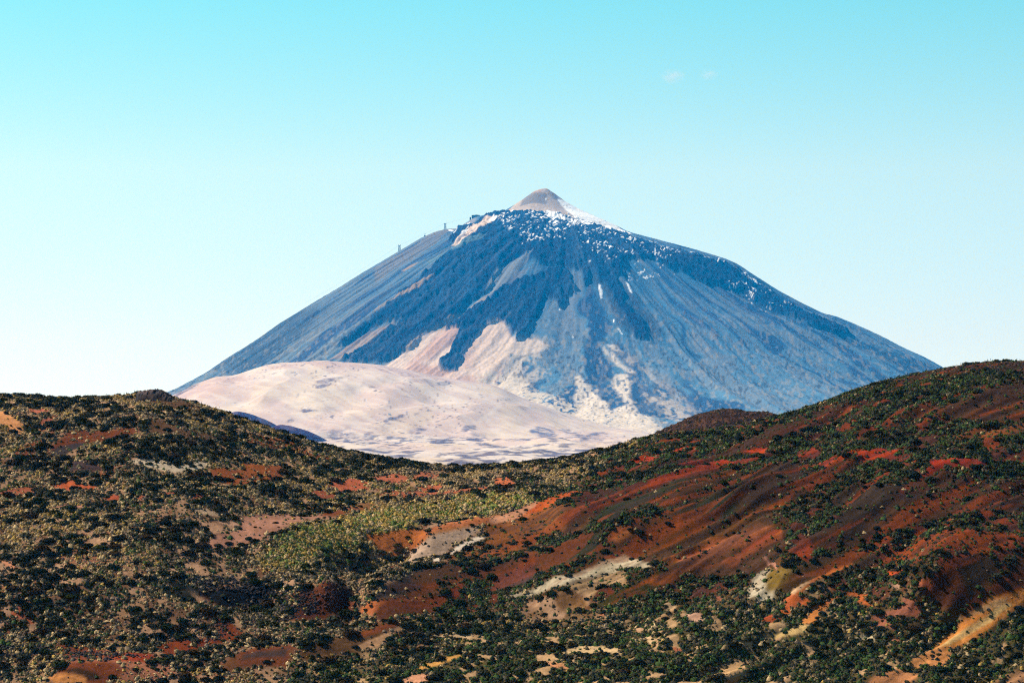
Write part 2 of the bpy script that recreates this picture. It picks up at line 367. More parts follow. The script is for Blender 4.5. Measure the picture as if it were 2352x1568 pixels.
for pts in [[(1110, 740), (1150, 700), (1200, 690), (1290, 685), (1310, 692), (1230, 720), (1180, 755), (1130, 760)], [(1000, 905), (1040, 890), (1120, 900), (1090, 915), (1010, 920)],
            [(900, 980), (950, 965), (960, 985), (910, 990)], [(1560, 1010), (1600, 960), (1700, 930), (1730, 940), (1640, 980), (1600, 1020)], [(1740, 1050), (1780, 1030), (1850, 1035), (1830, 1060), (1760, 1070)],
            [(2070, 1050), (2110, 1020), (2200, 1010), (2210, 1030), (2130, 1050)], [(1190, 1100), (1280, 1070), (1380, 1070), (1330, 1100), (1240, 1110)], [(1420, 1080), (1470, 1050), (1480, 1070), (1440, 1085)],
            [(1430, 755), (1500, 740), (1520, 750), (1460, 765)], [(1860, 720), (2000, 715), (2010, 730), (1880, 740)], [(1980, 1200), (2050, 1185), (2300, 1195), (2340, 1215), (2080, 1215)], [(1640, 1190), (1760, 1165), (1860, 1180), (1740, 1200)],
            [(1850, 1250), (1980, 1230), (2200, 1235), (2000, 1260)]]:
    col = mixc(col, M3('c2', pts, 10, .6) * (.35 + .65 * S((fbm(X3 / 30, Y3 / 90, 151, 3) - .40) * 9)), grey)
for pts in [[(240, 260), (330, 215), (400, 240), (470, 270), (540, 320), (430, 330), (330, 320), (280, 300)], [(490, 250), (600, 250), (700, 300), (850, 270), (970, 280), (850, 310), (700, 330), (640, 310)],
            [(540, 360), (600, 365), (600, 385), (550, 380)], [(0, 430), (80, 435), (60, 455), (0, 450)], [(400, 460), (520, 440), (640, 450), (560, 480), (430, 480)]]:
    col = mixc(col, M3('g3', pts, 10, .6) * (.3 + .7 * S((fbm(X3 / 30, Y3 / 90, 153, 3) - .42) * 9)), puc(118, 142, 178))
# fine rills and specks on the pumice slopes
rl = fbm((X3 + .5 * Y3) / 26 + wx3 * 3, Y3 / 420, 181, 4)
col = mixc(col, S((.46 - rl) * 9) * .35 * S((Y3 - 8200) / 800), puc(204, 190, 196))
col = mixc(col, S((rl - .55) * 9) * .4 * S((Y3 - 8200) / 800), puc(242, 234, 224))
sk_ = S((vnoise(X3 / 9, Y3 / 36, 183) - .80) * 10) * S((fbm(X3 / 150, Y3 / 420, 184, 3) - .5) * 8)
col = mixc(col, sk_ * .75, puc(105, 125, 160))
# scattered lava scabs over the plain
pl_ = S((9300 - Y3) / 900)
sc3 = fbm(X3 / 45, Y3 / 170, 161, 5, .6); scl = fbm(X3 / 380, Y3 / 900, 165, 3)
col = mixc(col, pl_ * S((sc3 - .53) * 22) * S((scl - .34) * 5) * .8, puc(128, 148, 180))
col = mixc(col, pl_ * S((sc3 - .62) * 16) * .7, puc(90, 122, 165))
d3 = S((vnoise(X3 / 12, Y3 / 50, 171) - .86) * 12) * S((fbm(X3 / 120, Y3 / 300, 172, 2) - .45) * 6)
col = mixc(col, d3 * .5, puc(120, 135, 165))
for k, pts in enumerate([[(1560, 622), (1640, 660), (1700, 690), (1760, 700)], [(1440, 655), (1560, 655), (1700, 690), (1900, 700)], [(1960, 890), (2150, 870), (2352, 860)], [(2352, 870), (2290, 930), (2210, 990)], [(1640, 905), (1800, 880), (1960, 890)], [(600, 880), (800, 780), (860, 745)]]):
    P = at_p('c2', pts); x0 = np.full(X3.shape, 1e9)
    for (ax, ay), (bx, by) in zip(P, P[1:]):
        t = np.clip(((X3 - ax) * (bx - ax) + (Y3 - ay) * (by - ay)) / ((bx - ax) ** 2 + (by - ay) ** 2 + 1e-6), 0, 1)
        x0 = np.minimum(x0, np.hypot(X3 - ax - t * (bx - ax), Y3 - ay - t * (by - ay)))
    col = mixc(col, S((14 - x0) / 8) * .6, puc(240, 230, 222))
me = grid_mesh('pumice_hills', X3, Y3, Z3, M_pumice, np.clip(col, .005, .68))
tag(link(bpy.data.objects.new('hills', me)), 'pale pink pumice hills and plain at the foot of the volcano', 'hills', None, 'structure')

# ------------------------------------------------------------------ smaller hills
HILL = {}
def ridge_hill(name, crest, yc, depth, colf, mt, label, res=(260, 90), rough=(0, 1)):
    u0, u1 = crest[0][0], crest[-1][0]
    us = np.linspace(u0, u1, res[0]); t = np.linspace(-1, 1, res[1])
    Ug, T = np.meshgrid(us, t); Yg = yc + T * depth; Xg = (Ug - UC) / F * yc + 0 * Yg
    def height(x, y):
        u = UC + x / yc * F; q = (y - yc) / depth
        a = (HOR - smooth_curve(crest, u, 6)) / F * yc; b = (HOR - max(crest[0][1], crest[-1][1]) - 60) / F * yc
        return b + (a - b) * (1 - q * q) ** 1.3 + rough[0] * (fbm(x / rough[1], y / rough[1], 201, 4) - .5) * (1 - np.abs(q))
    HILL[name] = height
    zc = (HOR - smooth_curve(crest, Ug, 6)) / F * yc
    zb = (HOR - max(crest[0][1], crest[-1][1]) - 60) / F * yc
    Zg = zb + (zc - zb) * (1 - T * T) ** 1.3 + rough[0] * (fbm(Xg / rough[1], Yg / rough[1], 201, 4) - .5) * (1 - np.abs(T)) 
    me = grid_mesh(name, Xg, Yg, Zg, mt, colf(Xg, Yg))
    return tag(link(bpy.data.objects.new('hill', me)), label, 'hill', None, 'structure')
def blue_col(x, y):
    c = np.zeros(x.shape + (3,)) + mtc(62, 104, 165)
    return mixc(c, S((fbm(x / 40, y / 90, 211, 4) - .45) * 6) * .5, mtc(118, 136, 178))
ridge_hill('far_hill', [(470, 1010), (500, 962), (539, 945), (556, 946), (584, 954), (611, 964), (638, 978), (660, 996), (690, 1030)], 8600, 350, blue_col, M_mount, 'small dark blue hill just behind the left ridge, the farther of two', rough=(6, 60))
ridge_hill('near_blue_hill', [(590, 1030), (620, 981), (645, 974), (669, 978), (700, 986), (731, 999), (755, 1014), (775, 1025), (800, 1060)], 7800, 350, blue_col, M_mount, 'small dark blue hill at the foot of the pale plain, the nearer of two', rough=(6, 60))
def dome_col(x, y):
    c = np.zeros(x.shape + (3,)) + fgc(72, 48, 38)
    c = mixc(c, S((fbm(x / 1.6, y / 3.5, 221, 4) - .47) * 9) * .85, fgc(38, 28, 24))
    return mixc(c, S((fbm(x / 1.2, y / 3, 225, 3) - .58) * 12) * .8, fgc(112, 74, 54))
ridge_hill('cinder_dome', [(1440, 1040), (1480, 1008), (1510, 995), (1550, 975), (1590, 957), (1620, 948), (1650, 942), (1690, 941), (1730, 944), (1770, 950), (1810, 965), (1860, 1000)], 640, 60, dome_col, M_ground, 'dark brown cinder dome rising behind the green ridge', (420, 160), (1.2, 6))

# ================================================================== FOREGROUND HILLSIDES
print('ground')
RC = [(-600, 905), (-300, 900), (0, 908), (60, 911), (150, 915), (220, 914), (290, 909), (330, 907), (380, 911), (440, 925), (500, 943), (560, 965), (640, 991), (720, 1018), (800, 1037), (870, 1052), (940, 1063), (1010, 1071), (1080, 1071), (1150, 1067),
      (1230, 1060), (1300, 1051), (1380, 1033), (1450, 1014), (1500, 1001), (1560, 992), (1640, 984), (1720, 971), (1780, 957), (1850, 939), (1900, 923), (1960, 900), (2030, 878), (2100, 861), (2150, 850), (2220, 838), (2290, 832), (2352, 831), (2500, 826), (2800, 835), (3100, 850)]
YR = [(-600, 575), (-300, 575), (400, 565), (900, 552), (1200, 550), (1500, 552), (1900, 550), (2352, 545), (3100, 545)]
Y0 = [(-600, 400), (1176, 400), (2352, 388), (3100, 385)]
PP = [(-600, 1.5), (300, 1.5), (1000, 1.25), (1300, 1.3), (1900, 1.35), (2352, 1.38), (3100, 1.4)]
def fg_base(x, y):
    y = np.maximum(y, 1.0)
    U = np.clip(UC + x / y * F, -600, 3100)
    vr = smooth_curve(RC, U, 8); yr = smooth_curve(YR, U, 60); y0 = smooth_curve(Y0, U, 60); p = smooth_curve(PP, U, 60)
    z0 = -568.2 * y0 / F; zr = (HOR - vr) / F * yr
    s = (y - y0) / (yr - y0)
    h = np.where(s < 1, 1 - np.abs(1 - np.minimum(s, 1)) ** p, 1 - (s - 1) ** 2 * 1.1)
    z = z0 + (zr - z0) * h
    z = np.where(s > 2.2, z0 + (zr - z0) * (1 - 1.44 * 1.1) - (s - 2.2) * 30, z)
    near = -2 - .16 * y
    k = S((y - 318) / 30)
    return z * k + near * (1 - k), s
# spurs (crest lines, height, width in metres) and hollows
SP = [('g7', [(2352, 60), (2100, 210), (1800, 300), (1500, 380), (1200, 480), (900, 640)], 3.0, 7),
      ('g7', [(1100, 170), (850, 300), (600, 420), (350, 520)], 2.2, 6), ('g7', [(1300, 100), (900, 180), (600, 240), (200, 330)], 2.2, 6),
      ('g3', [(1900, 560), (1500, 680), (1150, 830), (850, 970), (640, 1090)], 2.4, 6), ('g3', [(2352, 860), (1900, 1020), (1500, 1100), (1150, 1220)], 2.6, 7),
      ('g3', [(2300, 600), (1900, 720), (1500, 880), (1250, 980)], 2.2, 7), ('g3', [(640, 900), (600, 1000)], 2.0, 5),
      ('g6', [(1950, 400), (1600, 460), (1300, 560), (1080, 680)], 2.2, 6), ('g6', [(1650, 590), (1400, 640), (1150, 760)], 1.8, 5), ('g6', [(1740, 360), (1500, 390), (1250, 500)], 2.0, 5),
      ('g6', [(620, 560), (620, 640)], 6.5, 6), ('g6', [(1250, 850), (900, 950), (500, 1060), (50, 1130)], 1.6, 5),
      ('g4', [(2352, 300), (1900, 440), (1400, 560)], 1.6, 8), ('g4', [(1100, 430), (600, 570), (100, 740)], 1.6, 8), ('g4', [(2000, 1050), (1600, 1090), (1250, 1300)], 2.2, 6), ('g4', [(900, 970), (500, 1150), (200, 1340)], 2.4, 6),
      ('g8', [(1850, 520), (1720, 700), (1650, 850)], 4.0, 7), ('g8', [(2352, 500), (2150, 750), (1980, 900)], 3.0, 6), ('g8', [(2352, 700), (2100, 880), (1850, 1040)], 1.2, 5),
      ('g8', [(1350, 100), (1000, 260), (750, 400), (480, 640), (300, 790)], 3.2, 7), ('g8', [(700, 850), (450, 1060), (200, 1190)], 2.4, 5), ('g8', [(1400, 900), (1150, 1010)], 2.0, 5),
      ('g2', [(1900, 870), (1600, 970), (1400, 1100)], 2.6, 5), ('g2', [(1450, 900), (1150, 940)], 2.0, 5), ('g2', [(300, 1000), (900, 850), (1500, 740), (2200, 620)], 2.0, 9),
      ('g7', [(900, 380), (700, 500)], 1.6, 4), ('g7', [(620, 560), (500, 640)], 2.0, 4),
      ('g1', [(1600, 1100), (1900, 1060), (2300, 1000)], 1.2, 8), ('g1', [(500, 480), (900, 440), (1300, 420)], 1.5, 8), ('g5', [(100, 700), (900, 640), (1600, 640)], 1.4, 9), ('g5', [(700, 1250), (900, 1230)], 1.6, 5),
      ('g5', [(1740, 600), (1900, 640), (2040, 640), (2280, 600)], -2.2, 4), ('g2', [(1000, 1150), (1250, 1090), (1400, 1060)], -3.2, 6), ('g6', [(900, 560), (1050, 620), (850, 760)], -2.2, 6),
      ('g1', [(0, 560), (200, 500), (330, 380)], -2.0, 6), ('g7', [(300, 820), (900, 740), (1500, 560)], -1.6, 8)]
_fb = lambda x, y: fg_base(x, y)[0]
SPW = [(unproject(SHEET[s](p), _fb, 330, 700, 1500), h, w) for s, p, h, w in SP]
def polyline_d(x, y, P):
    d = np.full(x.shape, 1e9)
    for (ax, ay), (bx, by) in zip(P, P[1:]):
        t = np.clip(((x - ax) * (bx - ax) + (y - ay) * (by - ay)) / ((bx - ax) ** 2 + (by - ay) ** 2 + 1e-6), 0, 1)
        d = np.minimum(d, np.hypot(x - ax - t * (bx - ax), y - ay - t * (by - ay)))
    return d
def fg_h(x, y, fine=True):
    z, s = fg_base(x, y)
    k = S((y - 335) / 25) * (.25 + .75 * S((1.0 - s) * 6))
    b = (fbm(x / 28, y / 34, 301, 3) - .5) * 3.0 + (fbm(x / 9, y / 12, 311, 3) - .5) * 0.9
    uu = UC + x / np.maximum(y, 1) * F
    ra = -.80 * x - .60 * y; rc = .60 * x - .80 * y
    b = b + S((uu - 1250) / 400) * ((1 - np.abs(fbm(rc / 5.5, ra / 34, 317, 3) - .5) * 4) * 1.0 + (fbm(rc / 2, ra / 16, 319, 2) - .5) * .5)
    for P, h, w in SPW:
        b = b + (.85 if h > 0 else 1.25) * h * np.exp(-(polyline_d(x + (b * 2.0), y, P) / w) ** 2)
    z = z + b * k
    return z
NU, NR = 1500, 760
us = np.linspace(-420, 2780, NU)
ys = np.concatenate([np.linspace(1, 320, 30), np.linspace(324, 700, 650), np.linspace(704, 900, 80)])
U4, Y4 = np.meshgrid(us, ys); X4 = (U4 - UC) / F * Y4
near = Y4 < 200
X4 = np.where(near, (U4 - UC) / F * 200, X4)
Z4 = fg_h(X4, Y4)
# quick look-up of the ground height on the fan grid
def ground_z(x, y):
    u = UC + x / y * F
    fi = np.interp(u, us, np.arange(NU)); fj = np.interp(y, ys, np.arange(len(ys)))
    i = np.clip(fi.astype(int), 0, NU - 2); j = np.clip(fj.astype(int), 0, len(ys) - 2)
    a = fi - i; b = fj - j
    return (Z4[j, i] * (1 - a) + Z4[j, i + 1] * a) * (1 - b) + (Z4[j + 1, i] * (1 - a) + Z4[j + 1, i + 1] * a) * b
def at_g(sheet, pts): return unproject(SHEET[sheet](pts), ground_z, 330, 690, 1800)

sand = (232, 190, 138); pale = (242, 220, 182)
# soil patches, shade painted into a few: sheet, colour, softness (m), shrubs left, tussocks left, outline
PT = [
 # broad belts first
 ('f', (118, 60, 42), 8, 1, 1, [(1000, 1330), (1150, 1210), (1300, 1120), (1450, 1020), (1550, 985), (1800, 950), (2400, 800), (2800, 800), (2800, 1350), (2352, 1350), (2200, 1400), (2100, 1420), (1800, 1300), (1600, 1400), (1200, 1380), (900, 1430)]),
 ('f', (118, 92, 66), 12, 1, 1, [(600, 1600), (1100, 1440), (1500, 1420), (1800, 1330), (2100, 1430), (2352, 1400), (2800, 1400), (2800, 1700), (600, 1700)]),
 # sheet 1
 ('g1', (236, 160, 100), 1, .02, .02, [(-200, 300), (0, 310), (60, 320), (120, 350), (210, 410), (190, 470), (150, 495), (70, 470), (20, 420), (-200, 380)]),
 ('g1', (190, 105, 75), 1, .1, .2, [(260, 285), (390, 290), (405, 310), (330, 322), (270, 305)]),
 ('g1', (195, 110, 80), 1, .1, .3, [(490, 345), (420, 400), (330, 425), (380, 380)]),
 ('g1', (138, 66, 46), 2, .1, .25, [(470, 590), (560, 500), (700, 470), (1140, 470), (1120, 520), (900, 540), (700, 590), (560, 650), (480, 680), (430, 690)]),
 ('g1', (72, 60, 58), 4, .1, .25, [(430, 690), (520, 620), (660, 590), (720, 590), (620, 640), (520, 690)]),
 ('g1', (150, 75, 55), 2, .35, .5, [(130, 680), (200, 600), (340, 565), (320, 600), (220, 700), (140, 710)]),
 ('g1', (120, 75, 60), 4, .12, .3, [(1060, 210), (1200, 190), (1500, 200), (1700, 260), (1640, 290), (1560, 300), (1440, 280), (1350, 240), (1200, 235), (1100, 260)]),
 ('g1', (125, 80, 66), 3, .12, .3, [(1240, 410), (1400, 390), (1500, 430), (1600, 480), (1730, 490), (1830, 540), (1700, 540), (1560, 520), (1350, 500), (1260, 470)]),
 ('g1', (82, 62, 58), 3, .1, .3, [(600, 770), (680, 730), (760, 760), (860, 800), (740, 820), (580, 800)]),
 ('g1', (218, 192, 158), 1, .35, .3, [(1110, 730), (1250, 725), (1400, 745), (1560, 780), (1700, 740), (1790, 770), (1700, 800), (1540, 830), (1430, 820), (1330, 800), (1200, 760)]),
 ('g1', (168, 82, 52), 1, .06, .15, [(1850, 820), (1880, 790), (2050, 800), (2080, 770), (2350, 790), (2420, 790), (2400, 870), (2200, 890), (2130, 930), (2000, 935), (1900, 890), (1840, 870)]),
 ('g1', (205, 100, 55), 1, .1, .1, [(460, 945), (590, 910), (660, 930), (830, 965), (700, 965), (600, 975), (500, 955)]),
 ('g1', (190, 105, 70), 1, .1, .1, [(10, 1010), (130, 975), (250, 960), (250, 1000), (60, 1020)]),
 ('g1', (185, 90, 55), 1, .1, .1, [(900, 1060), (980, 1020), (1060, 1050), (1000, 1080), (930, 1070)]),
 ('g1', (190, 105, 70), 1, .1, .1, [(1180, 1040), (1240, 1030), (1230, 1060), (1190, 1070)]),
 ('g1', (190, 95, 60), 1, .1, .1, [(1640, 1030), (1700, 1020), (1780, 1030), (1760, 1050), (1650, 1045)]),
 ('g1', (185, 75, 45), 1, .1, .1, [(1410, 1005), (1520, 1008), (1500, 1025), (1420, 1015)]),
 ('g1', (190, 130, 100), 1, .1, .1, [(290, 1105), (450, 1120), (550, 1105), (760, 1125), (700, 1135), (420, 1130)]),
 ('g1', (200, 165, 130), 1, .1, .2, [(1650, 1150), (1760, 1140), (1900, 1190), (1900, 1210), (1740, 1190)]),
 ('g1', (205, 155, 120), 1, .05, .1, [(1590, 1290), (1800, 1290), (1960, 1340), (1800, 1330), (1640, 1310)]),
 ('g1', (205, 155, 120), 1, .05, .1, [(1860, 1240), (2000, 1250), (2060, 1290), (1980, 1300), (1880, 1260)]),
 ('f', (186, 130, 102), 1, .04, .08, [(466, 1249), (500, 1233), (545, 1225), (570, 1205), (600, 1190), (660, 1183), (760, 1180), (860, 1165), (885, 1168), (800, 1186), (700, 1196), (640, 1215), (590, 1235), (540, 1256), (480, 1256)]),
 # sheet 2
 ('g2', (170, 85, 55), 1, .1, .2, [(-60, 345), (150, 345), (280, 355), (270, 375), (150, 375), (130, 430), (60, 460), (-60, 470)]),
 ('g2', (150, 75, 50), 2, .4, .4, [(0, 150), (60, 60), (100, 80), (300, 120), (420, 150), (350, 180), (280, 200), (150, 200), (40, 160)]),
 ('g2', (165, 85, 55), 3, .4, .5, [(380, 180), (560, 240), (720, 290), (700, 310), (520, 270), (380, 220)]),
 ('g2', (196, 102, 66), 1, .08, .12, [(690, 530), (760, 490), (850, 460), (1000, 490), (960, 540), (830, 570), (720, 550)]),
 ('g2', (200, 110, 75), 1, .25, .2, [(1050, 460), (1150, 420), (1300, 430), (1340, 480), (1250, 500), (1150, 490)]),
 ('g2', (200, 115, 80), 1, .15, .2, [(1400, 450), (1500, 400), (1620, 430), (1560, 460), (1450, 465)]),
 ('g2', (200, 108, 70), 1, .15, .2, [(1460, 530), (1640, 500), (1610, 550), (1500, 560)]),
 ('g2', (190, 105, 70), 1, .12, .2, [(1060, 590), (1250, 560), (1500, 575), (1800, 550), (2000, 530), (2120, 540), (1900, 575), (1600, 605), (1400, 622), (1200, 615)]),
 ('g2', (205, 110, 65), 1, .2, .2, [(2090, 470), (2200, 440), (2280, 500), (2150, 530), (2110, 510)]),
 ('g2', (180, 95, 65), 1, .1, .2, [(480, 570), (600, 555), (710, 590), (700, 630), (600, 630), (540, 590)]),
 ('g2', (175, 110, 80), 1, .1, .2, [(840, 690), (1100, 660), (1140, 685), (960, 700)]),
 ('g2', (160, 80, 55), 1, .06, .1, [(640, 755), (900, 715), (1120, 700), (1080, 740), (950, 770), (780, 785), (640, 775)]),
 ('g2', (186, 130, 102), 1, .05, .1, [(-40, 800), (150, 770), (280, 770), (400, 800), (540, 790), (800, 780), (480, 825), (260, 855), (100, 900), (40, 950), (-40, 950)]),
 ('g2', (172, 160, 96), 3, .05, 1.5, [(120, 1130), (260, 960), (480, 850), (880, 765), (1300, 690), (1900, 600), (2350, 565), (2350, 660), (1950, 740), (1650, 800), (1350, 890), (1000, 985), (800, 1040), (640, 1110), (450, 1220), (200, 1230)]),
 ('g2', (206, 116, 58), 1, .1, .1, [(1010, 965), (1250, 920), (1400, 895), (1500, 925), (1470, 1000), (1350, 1030), (1200, 985), (1230, 1110), (1120, 1050), (1060, 1010)]),
 ('g2', (205, 120, 72), 1, .12, .2, [(1520, 925), (1700, 835), (1900, 790), (2100, 775), (2352, 730), (2400, 780), (2100, 850), (1900, 865), (1700, 885), (1560, 935)]),
 ('g2', (200, 130, 78), 1, .08, .1, [(1490, 985), (1700, 890), (1890, 855), (1900, 885), (1700, 935), (1560, 1010), (1480, 1015)]),
 ('g2', (203, 168, 138), 1, .06, .06, [(1380, 1110), (1500, 1010), (1600, 960), (1750, 930), (1900, 890), (1940, 915), (1830, 980), (1700, 1050), (1600, 1110), (1480, 1130), (1380, 1180)]),
 ('g2', (242, 218, 188), .7, .02, .02, [(1580, 1140), (1750, 1060), (1930, 960), (2010, 955), (1900, 1020), (1750, 1092), (1620, 1160), (1570, 1162)]),
 ('g2', (150, 80, 50), 1.5, .12, .15, [(1720, 1150), (1900, 1060), (2200, 900), (2400, 800), (2400, 920), (2250, 960), (2150, 1000), (2000, 1020), (1850, 1110)]),
 # sheet 3, the red hillside
 ('g3', (88, 50, 40), 3, .4, .5, [(1380, 285), (1700, 200), (1900, 180), (2200, 160), (2100, 230), (1800, 270), (1500, 300)]),
 ('g3', (118, 48, 32), 2, .1, .2, [(1400, 520), (1750, 470), (2000, 400), (2352, 240), (2420, 220), (2420, 320), (2100, 425), (1900, 500), (1750, 545), (1540, 570)]),
 ('g3', (185, 62, 32), 1, .2, .3, [(1110, 520), (1200, 490), (1370, 475), (1300, 520), (1160, 532)]),
 ('g3', (180, 62, 32), 1, .2, .3, [(1340, 470), (1480, 430), (1610, 392), (1560, 430), (1420, 460)]),
 ('g3', (182, 60, 30), 1, .1, .2, [(1530, 545), (1620, 512), (1750, 530), (1900, 510), (2100, 500), (2220, 500), (2100, 525), (1850, 545), (1700, 565)]),
 ('g3', (185, 62, 32), 1, .1, .2, [(950, 690), (1040, 668), (1050, 690)]),
 ('g3', (190, 66, 34), 1, .25, .3, [(2150, 430), (2280, 410), (2270, 440), (2180, 460)]),
 ('g3', (135, 55, 35), 2, .3, .4, [(1030, 605), (1250, 540), (1350, 560), (1150, 612)]),
 ('g3', (122, 50, 33), 2, .05, .1, [(650, 790), (800, 765), (1000, 740), (1250, 690), (1450, 630), (1650, 580), (1850, 560), (1900, 590), (1750, 650), (1500, 720), (1300, 800), (1150, 860), (950, 930), (730, 1030), (600, 1120), (500, 1060), (540, 930), (650, 850)]),
 ('g3', (165, 56, 30), 2, .03, .05, [(1300, 690), (1500, 620), (1700, 575), (1870, 565), (1850, 600), (1650, 640), (1450, 690), (1300, 730)]),
 ('g3', (66, 60, 56), 2.5, .04, .05, [(640, 1100), (850, 985), (1000, 900), (1150, 845), (1300, 780), (1500, 700), (1680, 660), (1750, 650), (1500, 760), (1300, 830), (1150, 920), (1000, 985), (850, 1025)]),
 ('g3', (120, 60, 45), 2, .1, .15, [(1300, 840), (1500, 760), (1750, 660), (2000, 600), (2000, 630), (1800, 700), (1600, 790), (1450, 880), (1300, 900)]),
 ('g3', (168, 92, 58), 1.5, .1, .12, [(-60, 1060), (200, 1000), (400, 900), (560, 900), (690, 930), (730, 1020), (600, 1120), (450, 1120), (200, 1160), (-60, 1210)]),
 ('g3', (110, 55, 40), 2.5, .03, .03, [(540, 1000), (600, 940), (680, 920), (720, 990), (690, 1060), (600, 1110), (560, 1060)]),
 ('g3', (205, 95, 42), 1, .08, .1, [(170, 955), (400, 850), (620, 778), (665, 790), (480, 872), (380, 925), (200, 960)]),
 ('g3', (215, 150, 110), 1, .1, .1, [(-60, 1000), (150, 950), (300, 870), (260, 910), (150, 985), (-60, 1050)]),
 ('g3', (84, 52, 42), 3, .08, .1, [(1380, 1000), (1480, 890), (1750, 750), (2000, 640), (2300, 600), (2500, 600), (2500, 850), (2000, 1000), (1800, 1080), (1600, 1150), (1540, 1060)]),
 ('g3', (60, 56, 54), 4, .05, .05, [(1580, 1150), (1650, 1000), (1700, 900), (1950, 800), (2050, 850), (1900, 1000), (1720, 1100)]),
 ('g3', (142, 70, 42), 2, .12, .14, [(560, 1360), (900, 1200), (1200, 1050), (1480, 980), (1560, 1080), (1600, 1140), (1800, 1080), (2100, 980), (2400, 850), (2400, 1400), (560, 1400)]),
 ('g3', (190, 85, 42), 3, .1, .1, [(1180, 1240), (1350, 1150), (1560, 1060), (1560, 1140), (1400, 1200), (1250, 1280)]),
 ('g3', (190, 110, 58), 3, .1, .1, [(900, 1180), (1000, 1080), (1100, 1080), (1120, 1140), (1000, 1200)]),
 ('g3', (95, 58, 42), 3, .05, .05, [(1500, 1240), (1900, 1120), (2300, 960), (2100, 1100), (1800, 1200), (1550, 1280)]),
 ('g3', (205, 98, 45), 2, .08, .08, [(2352, 1130), (2100, 1260), (1900, 1340), (1850, 1400), (2000, 1400), (2200, 1260), (2400, 1160)]),
 ('g3', (72, 66, 60), 3, .05, .05, [(250, 1400), (330, 1347), (600, 1200), (850, 1120), (760, 1230), (560, 1347), (450, 1400)]),
 # sheet 7
 ('g7', (72, 67, 62), 2.5, .06, .08, [(-60, 430), (200, 330), (500, 235), (800, 150), (820, 200), (500, 310), (300, 410), (100, 500), (-60, 560)]),
 ('g7', (140, 72, 44), 2, .08, .1, [(600, 400), (900, 280), (1100, 180), (1300, 120), (1600, 0), (2352, -60), (2400, 60), (2100, 240), (1900, 320), (1650, 365), (1500, 340), (1300, 300), (1250, 250), (1000, 300), (800, 360)]),
 ('g7', (188, 105, 62), 3, .05, .05, [(1500, 250), (1800, 160), (2200, 20), (2300, 20), (2050, 170), (1800, 260), (1600, 330)]),
 ('g7', (95, 66, 48), 2, .06, .08, [(500, 440), (800, 340), (1000, 280), (900, 330), (700, 410), (560, 450)]),
 ('g7', (92, 66, 48), 1.2, .04, .08, [(860, 690), (1000, 590), (1200, 480), (1400, 410), (1450, 450), (1350, 510), (1250, 570), (1000, 650)]),
 ('g7', (172, 84, 46), 1.5, .04, .08, [(1200, 490), (1450, 400), (1700, 320), (1950, 300), (2100, 250), (2400, 60), (2400, 110), (2150, 230), (1900, 325), (1650, 380), (1520, 430), (1480, 500), (1350, 515)]),
 ('g7', (222, 112, 48), 1.2, .04, .08, [(1900, 310), (2130, 210), (2400, 40), (2400, 100), (2200, 210), (1960, 325)]),
 ('g7', (226, 202, 162), 1, .1, .1, [(110, 612), (350, 540), (600, 440), (850, 350), (1060, 270), (1120, 290), (1200, 330), (1250, 370), (1060, 350), (960, 400), (850, 425), (650, 490), (500, 492), (350, 570), (180, 612)]),
 ('g7', (206, 162, 112), 1, .06, .06, [(640, 495), (840, 460), (1040, 395), (1060, 500), (980, 505), (840, 520), (780, 600), (720, 625), (680, 570), (600, 530)]),
 ('g7', (218, 168, 126), 1, .15, .2, [(250, 682), (330, 650), (480, 640), (620, 560), (720, 620), (730, 680), (600, 700), (550, 740), (540, 790), (450, 780), (380, 690)]),
 ('g7', (168, 108, 76), 1.2, .03, .03, [(490, 620), (620, 552), (690, 620), (720, 685), (600, 695), (540, 720)]),
 ('g7', (206, 186, 152), 1, .25, .2, [(2140, 560), (2200, 430), (2230, 400), (2300, 440), (2300, 560), (2310, 640), (2250, 655), (2150, 610)]),
 ('g7', (160, 115, 62), 1, .1, .1, [(2300, 420), (2480, 370), (2500, 450), (2420, 560), (2310, 540)]),
 ('g7', sand, .8, .05, .1, [(1390, 672), (1520, 680), (1490, 735), (1450, 745), (1420, 700)]),
 ('g7', (212, 162, 128), .8, .05, .1, [(1570, 760), (1700, 750), (1750, 830), (1690, 825), (1620, 800)]),
 ('g7', (205, 125, 85), .8, .05, .1, [(850, 762), (910, 748), (890, 772)]),
 ('g7', (200, 115, 75), .8, .05, .1, [(1910, 528), (2010, 535), (1960, 562)]),
 ('g7', (195, 115, 80), .8, .05, .1, [(1840, 590), (1890, 605), (1890, 645), (1855, 625)]),
 ('g7', (190, 108, 70), .8, .05, .1, [(1480, 1045), (1565, 1065), (1520, 1092)]),
 ('g7', (226, 186, 132), .8, .05, .1, [(550, 1092), (700, 1040), (850, 1030), (1000, 1065), (1025, 1092), (850, 1075), (700, 1088)]),
 ('g7', (218, 148, 98), .8, .1, .1, [(390, 1168), (550, 1185), (630, 1240), (450, 1215)]),
 ('g7', (222, 170, 120), .8, .05, .1, [(630, 940), (740, 935), (690, 962)]),
 ('g7', (222, 170, 125), .8, .05, .1, [(1130, 892), (1225, 885), (1200, 938)]),
 ('g7', sand, .8, .05, .1, [(1240, 955), (1340, 1000), (1290, 1018)]),
 ('g7', (226, 180, 125), .8, .05, .1, [(2050, 1000), (2150, 1008), (2155, 1075), (2110, 1030)]),
 ('g7', (226, 176, 120), .8, .12, .1, [(1760, 1252), (1950, 1210), (2010, 1160), (2120, 1170), (2060, 1290), (1960, 1295)]),
 ('g7', (222, 140, 80), .8, .1, .1, [(1930, 1335), (2050, 1305), (2000, 1380), (1900, 1380)]),
 ('g7', (215, 165, 120), .8, .1, .1, [(-20, 1110), (100, 1128), (60, 1152)]),
 ('g7', (215, 165, 120), .8, .1, .1, [(2300, 960), (2400, 950), (2400, 985)]),
